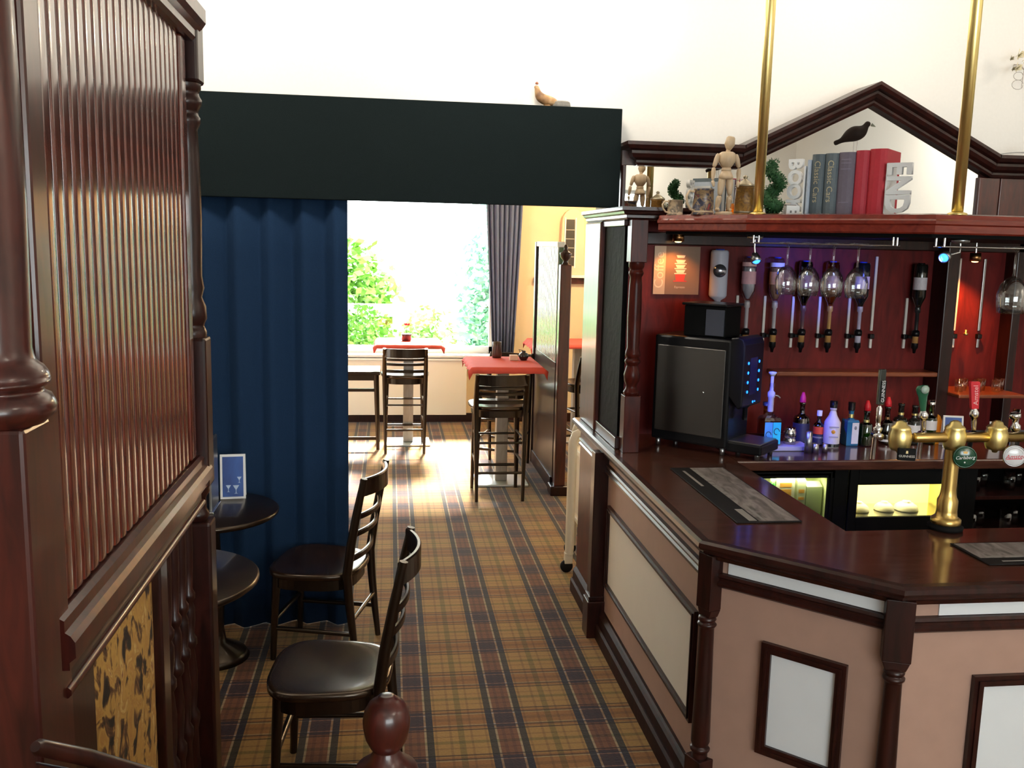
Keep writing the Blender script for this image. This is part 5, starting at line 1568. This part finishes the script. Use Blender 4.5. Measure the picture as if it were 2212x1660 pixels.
st = make_chair('bar_stool', 'tall dark ladder-back stool under the nearer red covered high table', 'stool', .76, 1.03, (.20, .30), SEATW, CHAIRW, .010)
st['group'] = 'high ladder-back stools in the far room'
st.location = (.875, 7.36, 0); st.rotation_euler = (0, 0, radians(-90))
dup(st, (.15, 9.07, 0), radians(-90), 'tall dark ladder-back stool backing toward us at the table with the flower')
dup(st, (1.03, 8.25, 0), radians(68), 'tall dark stool on the far side of the nearer red covered high table')
dup(st, (1.86, 8.55, 0), radians(-75), 'tall dark stool half hidden behind the slim post with the urn finial')

# low dark side table between curtain and stool
sb = thing('side_table', 'dark low side table at the navy curtain edge beside the far stool', 'table', (-.45, 9.2, 0))
MB().box(-.75, -.09, 8.98, 9.42, .745, .78).build('top', CHAIRW, sb, .006)
MB().box(-.72, -.12, 9.0, 9.03, .69, .745).build('apron', CHAIRW, sb)
MB().box(-.72, -.12, 9.0, 9.03, .58, .61).build('rail', CHAIRW, sb)
MB().box(-.72, -.12, 9.0, 9.02, .10, .13).build('rail', CHAIRW, sb)
for x in (-.71, -.13):
    for y in (9.015, 9.385):
        MB().tube([(x + (-.02 if x < -.5 else .02), y, 0), (x, y, .745)], [.018, .026], 8).build('leg', CHAIRW, sb)

# ================================================================== SMALL ROUND TABLES on the left
def round_table(label, cx_, cy_, r):
    t = thing('round_table', label, 'table', (cx_, cy_, 0), 'small dark round tables')
    MB().lathe([(0, .75), (r - .008, .75), (r, .744), (r, .732), (r - .012, .722), (0, .722)], (cx_, cy_, 0), n=48).build('tabletop', CHAIRW, t)
    MB().lathe([(.09, .722), (.06, .70), (.04, .66), (.045, .5), (.055, .3), (.05, .15), (.06, .08), (.15, .03), (.17, 0), (0, 0)], (cx_, cy_, 0), n=24).build('pedestal', CHAIRW, t)


round_table('dark round table carrying the blue menu card before the curtain', -.85, 4.45, .32)
round_table('dark round table edge beside the partition at the nearest chair', -.86, 3.53, .36)
menu_card('blue cocktail menu card standing on the round table before the navy curtain', (-.775, 4.655, .7505), .122, .222, radians(6), .14)
# tall chrome-edged menu holder seen edge-on beside the partition post
q = at(462, 1100, Z=.75)
t = thing('menu_holder', 'slim upright chrome menu holder on the round table beside the partition post', 'menu holder', (q.x, q.y, .7505))
MB().box(q.x - .012, q.x + .016, q.y - .10, q.y + .10, .7505, .762).build('base', CHROME, t, .003)
MB().box(q.x - .004, q.x + .008, q.y - .09, q.y + .09, .762, 1.10).build('leaf', STEEL, t, .004)

# ================================================================== CURTAINS AND PELMET
def pleated(name, label, x0_, x1_, y, ztop, zbot, period, amp, m_, base):
    t = MB(); vs = []; n = int((x1_ - x0_) / period * 12)
    for i in range(n + 1):
        u_ = i / n; x = x0_ + (x1_ - x0_) * u_
        ph = (x - x0_) / period
        f_ = ph % 1
        tri = (f_ / .62 if f_ < .62 else (1 - f_) / .38)
        d_ = amp * (tri - .5) * 2 + .012 * sin(ph * 2.1)
        vs.append((x, y + d_))
    rows = 7
    pts = [(a, b_ + .006 * sin(r_ * 1.3 + a * 9), zbot + (ztop - zbot) * r_ / (rows - 1)) for r_ in range(rows) for a, b_ in vs]
    m2 = n + 1
    t.add(pts, [(r_ * m2 + i, r_ * m2 + i + 1, (r_ + 1) * m2 + i + 1, (r_ + 1) * m2 + i) for r_ in range(rows - 1) for i in range(n)], True)
    o = t.build(name, m_, base=base)
    md = o.modifiers.new('thick', 'SOLIDIFY'); md.thickness = .006
    return tag(o, label, 'curtain')


pleated('curtain', 'long navy blue pleated curtain hanging from the dark pelmet', -2.05, -.215, 4.83, 2.36, .003, .162, .030, NAVY, (-1.1, 4.83, 0))
pel = thing('pelmet', 'wide plain black-green pelmet box above the curtained opening', 'pelmet', (-.4, 4.82, 2.24))
MB().box(-2.08, 1.172, 4.755, 4.785, 2.238, 2.735).build('front_board', PELMET, pel, .004)
MB().box(-2.08, 1.172, 4.785, 4.899, 2.705, 2.735).build('top_board', PELMET, pel)
MB().tube([(-2.05, 4.83, 2.37), (1.1, 4.83, 2.37)], .012, 8).build('curtain_rail', STEEL, pel)

# ornaments on the pelmet
bz_ = 2.7355
q = Vector((.765, 4.83, bz_))
HEN = marbled('tan_painted_bird', [(.35, (.18, .09, .04)), (.55, (.40, .22, .09)), (.7, (.55, .40, .24))], 20, .55, .5, .2)
t = thing('bird_ornament', 'tan pottery bird sitting on top of the pelmet under the wall glow', 'figurine', q)
skin('body', [q + Vector(p_) for p_ in ((.085, 0, .022), (.06, 0, .030), (.025, 0, .034), (-.012, 0, .050), (-.024, 0, .080), (-.026, 0, .100), (-.040, 0, .102))], [(i, i + 1) for i in range(6)], [.014, .024, .030, .028, .016, .015, .005], HEN, t, 2)
MB().lathe([(0, 0), (.02, 0), (.018, .012), (0, .012)], q + Vector((.03, 0, 0)), n=14).build('foot', HEN, t)
MB().lathe([(.007, 0), (.009, .006), (.004, .012), (0, .012)], q + Vector((-.026, 0, .112)), n=8).build('comb', mat('brown_red_comb', (.30, .10, .05), .5), t)
o = MB()
q2 = Vector((.868, 4.83, bz_))
o.lathe([(0, 0), (.048, 0), (.050, .012), (.046, .028), (.040, .034), (0, .036)], q2, n=9, smooth=False, sx=1.0, sy=.7)
tag(o.build('stone_block', mat('pale_grey_stone', (.22, .21, .19), .9, noise=.2, nscale=40, bump=.4), base=q2, bevel=.004), 'small pale grey stone on the pelmet right of the pottery bird', 'stone')

# wall uplighter whose glow washes out the wall above the pelmet
wl = thing('wall_light', 'white half-bowl wall uplighter lost in its own bright glow', 'wall light', (.985, 4.87, 2.93))
b = MB()
nS = 16; prof = [(.0, 0), (.05, .008), (.085, .035), (.105, .075), (.11, .10)]
vs = []; fs = []
for k, (r_, z_) in enumerate(prof):
    for i in range(nS + 1):
        a = pi + pi * i / nS
        vs.append((.985 + r_ * cos(a), 4.897 + r_ * sin(a), 2.93 + z_))
for k in range(len(prof) - 1):
    for i in range(nS):
        fs.append((k * (nS + 1) + i, k * (nS + 1) + i + 1, (k + 1) * (nS + 1) + i + 1, (k + 1) * (nS + 1) + i))
b.add(vs, fs, True)
o = b.build('bowl', mat('lit_opal_bowl', (1, .95, .85), .5, emis=(1, .93, .78), estr=7), wl)
md = o.modifiers.new('thick', 'SOLIDIFY'); md.thickness = .004
MB().box(.96, 1.01, 4.875, 4.898, 2.96, 3.02).build('wall_plate', WHITE, wl)
lamp('POINT', 'wall_light_bulb', (.985, 4.815, 3.04), 16, (1, .84, .6), .04)

# cream flower spray at the right edge of the wall
fl_ = thing('flower_spray', 'cream artificial flower spray with curly wires on the wall at the right edge', 'flowers', at(2200, 140, Y=4.8))
FLW = mat('cream_petal', (.80, .72, .50), .6)
SHD = mat('shaded_petal', (.30, .26, .16), .6)  # petal cream darkened in the colour to stand for shade
for i, (px, py, s_, m_) in enumerate(((2200, 118, .034, FLW), (2196, 146, .030, FLW), (2214, 128, .034, FLW), (2184, 126, .016, SHD), (2188, 148, .018, SHD))):
    c = at(px, py, Y=4.80)
    mb = MB()
    for k in range(9):
        a = k * 2.4; tl = .25 + .08 * k
        d_ = Vector((cos(a) * tl, -1 + .06 * k, sin(a) * tl)).normalized(); e_ = d_.orthogonal().normalized(); g_ = d_.cross(e_)
        mb.add([c, c + d_ * s_ * .6 + e_ * s_ * .5, c + d_ * s_ * 1.05 + g_ * s_ * .1, c + d_ * s_ * .6 - e_ * s_ * .5], [(0, 1, 2, 3)], True)
    o = mb.build('bloom', m_, fl_, recalc=False)
    md = o.modifiers.new('thick', 'SOLIDIFY'); md.thickness = .002
WIRE = mat('grey_brown_wire', (.42, .38, .34), .5)
c = at(2212, 150, Y=4.81)
MB().tube([c, c + Vector((0, .04, .03)), c + Vector((0, .088, .04))], .004, 6).build('stem', WIRE, fl_)
for z_, r_ in ((-.03, .03), (-.075, .036)):
    MB().tube([c + Vector((-.03 + r_ * cos(a * .5) * .9, 0, z_ + r_ * sin(a * .5) * .6 - .001 * a)) for a in range(14)], .0016, 5).build('curl', WIRE, fl_)
MB().tube([c, c + Vector((-.005, 0, -.10))], .0016, 5).build('curl', WIRE, fl_)

# ================================================================== FAR DINING ROOM
pleated('curtain', 'slate grey-blue curtain gathered at the right of the far window', 1.03, 1.47, FAR - .10, 3.0, .81, .062, .028, SLATE, (1.25, FAR - .1, .81))
cur = bpy.context.scene.objects['curtain.001']
for v in cur.data.vertices:      # drawn in towards the sill
    z = v.co.z + 0
    k = max(0.0, 1 - z / 2.19)
    v.co.x = v.co.x * (1 - .45 * k ** 1.2) + .02 * k

rc = thing('radiator_cover', 'long white panelled radiator cover under the far window', 'radiator cover', (-.8, FAR - .12, .1))
MB().box(-2.4, .865, FAR - .14, FAR - .01, .10, .72).build('body', mat('warm_white_paint', (.84, .76, .66), .6), rc, .006)
MB().box(-2.42, .885, FAR - .16, FAR - .005, .72, .745).build('shelf', WHITE, rc, .006)


def high_table(label, cx_, cy_, w_, d_, cloth_label, yaw=0, z=1.035):
    t = thing('high_table', label, 'table', (cx_, cy_, 0), 'high tables in the far room')
    MB().box(cx_ - w_ * .45, cx_ + w_ * .45, cy_ - d_ * .45, cy_ + d_ * .45, z - .035, z).build('tabletop', PALEWOOD, t, .004)
    MB().box(cx_ - .05, cx_ + .05, cy_ - .05, cy_ + .05, .02, z - .035).build('pillar', PALEWOOD, t, .006)
    MB().box(cx_ - .22, cx_ + .22, cy_ - .185, cy_ + .185, 0, .02).build('base_plate', mat('pale_steel_plate', (.62, .64, .64), .35, .7), t, .006)
    # square cloth laid cornerwise: hangs further at the corners
    n = 16; vs = []; fs = []
    hw, hd_ = w_ * .5, d_ * .5
    for j in range(n + 1):
        for i in range(n + 1):
            u_, v_ = -1.075 + 2.15 * i / n, -1.085 + 2.17 * j / n
            x, y = max(-1, min(1, u_)) * hw, max(-1, min(1, v_)) * hd_
            ex, ey = max(0, abs(u_) - 1), max(0, abs(v_) - 1)
            drop = (ex * hw + ey * hd_) * 1.25 + (.025 if ex and ey else 0)
            x += (ex * hw * .35 + (.010 * sin(j * 1.9) if ex else 0)) * (1 if u_ > 0 else -1)
            y += (ey * hd_ * .35 + (.010 * sin(i * 2.3) if ey else 0)) * (1 if v_ > 0 else -1)
            vs.append((cx_ + x, cy_ + y, z + .007 - drop))
    for j in range(n):
        for i in range(n):
            fs.append((j * (n + 1) + i, j * (n + 1) + i + 1, (j + 1) * (n + 1) + i + 1, (j + 1) * (n + 1) + i))
    o = MB().add(vs, fs, True).build('tablecloth', REDCLOTH, base=(cx_, cy_, z))
    md = o.modifiers.new('thick', 'SOLIDIFY'); md.thickness = .003; md.offset = 1
    tag(o, cloth_label, 'tablecloth', 'red tablecloths in the far room')


high_table('high table on a pale pillar behind the nearer ladder-back stool', .955, 7.74, .62, .78, 'red cloth on the nearer high table under the black pot')
high_table('high table on a pale pillar in front of the far window', .19, 9.32, .66, .66, 'red cloth on the window table under the flower pot')
high_table('high table behind the reeded screen in the right corner', 1.95, 9.42, 1.05, .66, 'red cloth on the corner table behind the reeded screen')
q = at(878, 728, Y=9.35); q.z = 1.0455
t = thing('flower_pot', 'small dark pot with a red flower on the window table', 'flower pot', q)
MB().lathe([(0, 0), (.042, 0), (.050, .012), (.046, .045), (.056, .07), (.05, .07), (0, .06)], q, n=18).build('pot', mat('dark_wine_pot', (.05, .008, .015), .35), t)
MB().tube([q + Vector((0, 0, .06)), q + Vector((.004, 0, .15))], .003, 6).build('stem', mat('flower_stem', (.10, .22, .05), .6), t)
mb = MB()
for k in range(10):
    a = k * .63; c = q + Vector((.004, 0, .155)); d_ = Vector((cos(a), sin(a) * .8, .55)).normalized(); e_ = d_.orthogonal().normalized()
    mb.add([c, c + d_ * .02 + e_ * .014, c + d_ * .04, c + d_ * .02 - e_ * .014], [(0, 1, 2, 3)])
mb.build('petals', mat('red_petal', (.72, .02, .05), .5), t, recalc=False)
q = at(1131, 772, Y=7.86); q.z = 1.0455
t = thing('black_pot', 'round black pot with lid on the nearer red table', 'pot', q)
MB().lathe([(0, 0), (.026, 0), (.040, .02), (.043, .038), (.036, .058), (.018, .068), (.016, .074), (.022, .078), (.010, .084), (0, .084)], q, n=22).build('body', mat('black_glaze', (.01, .01, .012), .15, 0, .5), t)
MB().tube([q + Vector((-.03, 0, .07)), q + Vector((-.045, 0, .092)), q + Vector((-.008, 0, .083))], .004, 6).build('handle', mat('black_glaze2', (.01, .01, .012), .2), t)
q = at(1112, 772, Y=7.86); q.z = 1.0455
o = MB().box(q.x - .045, q.x + .025, q.y - .03, q.y + .03, q.z, q.z + .045).build('condiment_box', mat('pale_pink_box', (.80, .55, .42), .5), base=q, bevel=.004)
tag(o, 'small pale condiment box beside the black pot', 'box')
q = at(1073, 765, Y=8.02); q.z = 1.0455
o = MB().lathe([(0, 0), (.038, 0), (.045, .03), (.036, .10), (.040, .14), (.036, .14), (0, .03)], q, n=16).build('brown_jug', mat('brown_glaze', (.07, .03, .02), .3), base=q)
tag(o, 'brown jug on the back of the nearer red table against the curtain', 'jug')
q = at(1150, 738, Y=9.3); q.z = 1.0455
o = MB().lathe([(0, 0), (.05, 0), (.06, .03), (.05, .05), (0, .05)], (q.x + .06, q.y, q.z), n=16).build('orange_bowl', mat('orange_glaze', (.55, .20, .04), .3), base=q)
tag(o, 'small orange bowl at the left end of the corner table', 'bowl')

# ---- reeded screen and newel of the far room
XS = 1.36
rs = thing('reeded_screen', 'low reeded glass screen shining white beside the slim far post', 'screen', (XS, 7.9, 0))
GLW = mat('window_sheen_reed', (.50, .56, .50), .12, 0, 1.0, spec=1.0)  # base colour lightened to carry the white window reflection
MB().box(XS - .005, XS + .03, 7.40, 8.45, 1.08, 2.03).build('back_board', mat('green_grey_board', (.10, .15, .09), .4), rs)
r0_ = None
for i in range(13):
    y = 7.45 + i * .077
    if r0_ is None:
        mb = MB(); mb.prism([(XS - .005, y - .037), (XS - .016, y - .037), (XS - .0185, y - .02), (XS - .0195, y), (XS - .0185, y + .02), (XS - .016, y + .037), (XS - .005, y + .037)], 1.09, 2.02, True)
        r0_ = mb.build('reed', GLW, rs)
    else:
        inst(r0_, rs, (0, .077 * i, 0))
MB().box(XS - .03, XS + .035, 7.38, 8.45, 2.02, 2.065).build('top_rail', WHITE, rs, .006)
MB().box(XS - .02, XS + .03, 7.38, 8.45, .12, 1.09).build('lower_panel', MAHOG, rs, .004)
MB().box(XS - .03, XS + .035, 7.42, 8.45, 0, .12).build('plinth', MAHOG, rs, .004)
MB().box(XS - .035, XS + .035, 8.45, 8.52, 0, 2.06).build('end_post', MAHOG, rs, .006)
fpst = thing('slim_post', 'slim square dark post with a turned urn finial beside the reeded screen', 'post', (1.39, 7.33, 0))
MB().box(1.345, 1.435, 7.285, 7.375, .0, 1.885).build('shaft', MAHOG2, fpst, .008)
MB().box(1.31, 1.47, 7.25, 7.41, 0, .08).build('foot_block', MAHOG, fpst, .008)
MB().lathe([(.03, 1.885), (.022, 1.90), (.020, 1.915), (.042, 1.94), (.048, 1.965), (.050, 1.975), (.028, 1.985), (.014, 2.005), (.018, 2.02), (.010, 2.04), (0, 2.045)], (1.39, 7.33, 0), n=18).build('urn_finial', MAHOG, fpst)

# ---- arched wall lantern with leaded panes on the far wall
YL = FAR - .002
ln = thing('wall_lantern', 'tall arched pale wall lantern with dark leaded panes in the far corner', 'wall lantern', (2.03, FAR, 1.67))
prof = [(1.90, 1.70), (2.19, 1.70), (2.17, 2.30)] + [(2.045 + .125 * cos(a * pi / 8), 2.30 + .14 * sin(a * pi / 8)) for a in range(1, 8)] + [(1.92, 2.30)]
MB().slab(prof, (0, YL, 0), (1, 0, 0), ZUP, (0, -1, 0), .07).build('case', mat('peach_plaster', (.78, .60, .42), .7), ln, .006)
MB().slab([(1.955, 1.80), (2.065, 1.80), (2.06, 2.32), (1.965, 2.32)], (0, YL - .0705, 0), (1, 0, 0), ZUP, (0, -1, 0), .004).build('dark_pane', mat('dark_leaded_pane', (.05, .045, .04), .25), ln)
for z_ in (1.90, 2.0, 2.1, 2.2):
    MB().box(1.955, 2.065, YL - .078, YL - .0745, z_, z_ + .008).build('lead_bar', mat('lead_grey', (.4, .36, .3), .5), ln)
for x in (1.945, 2.065):
    MB().box(x, x + .014, YL - .08, YL - .07, 1.78, 2.34).build('pane_edge', WHITE, ln)
MB().box(1.87, 2.22, YL - .10, YL, 1.668, 1.70).build('sill', WHITE, ln, .004)

# ---- cream wheeled trolley seen past the end of the bar
tr = thing('wheeled_trolley', 'cream wheeled trolley half hidden behind the bar end post', 'trolley', (1.13, 5.7, 0))
CRT = mat('cream_trolley_plastic', (.62, .54, .42), .4)
MB().tube([(1.125, 5.50, .12), (1.125, 5.50, .84), (1.14, 5.50, .885), (1.175, 5.50, .90), (1.35, 5.50, .90)], .028, 10).build('frame_tube', CRT, tr)
MB().tube([(1.215, 5.85, .12), (1.215, 5.85, .84), (1.23, 5.85, .885), (1.26, 5.85, .90), (1.4, 5.85, .90)], .028, 10).build('frame_tube', CRT, tr)
MB().box(1.20, 1.5, 5.50, 5.85, .70, .74).build('tray', CRT, tr, .008)
MB().box(1.20, 1.5, 5.50, 5.85, .26, .30).build('tray', CRT, tr, .008)
MB().box(1.215, 1.235, 5.52, 5.83, .30, .70).build('side_panel', CRT, tr, .004)
for y, x in ((5.5, 1.11), (5.85, 1.20)):
    MB().lathe([(.0, -.014), (.03, -.014), (.040, -.008), (.040, .008), (.03, .014), (0, .014)], (x, y, .0405), (0, 1, 0), n=18).build('castor', RUBBER, tr)
    MB().box(x - .015, x + .035, y - .022, y + .022, .06, .13).build('castor_fork', CRT, tr, .004)
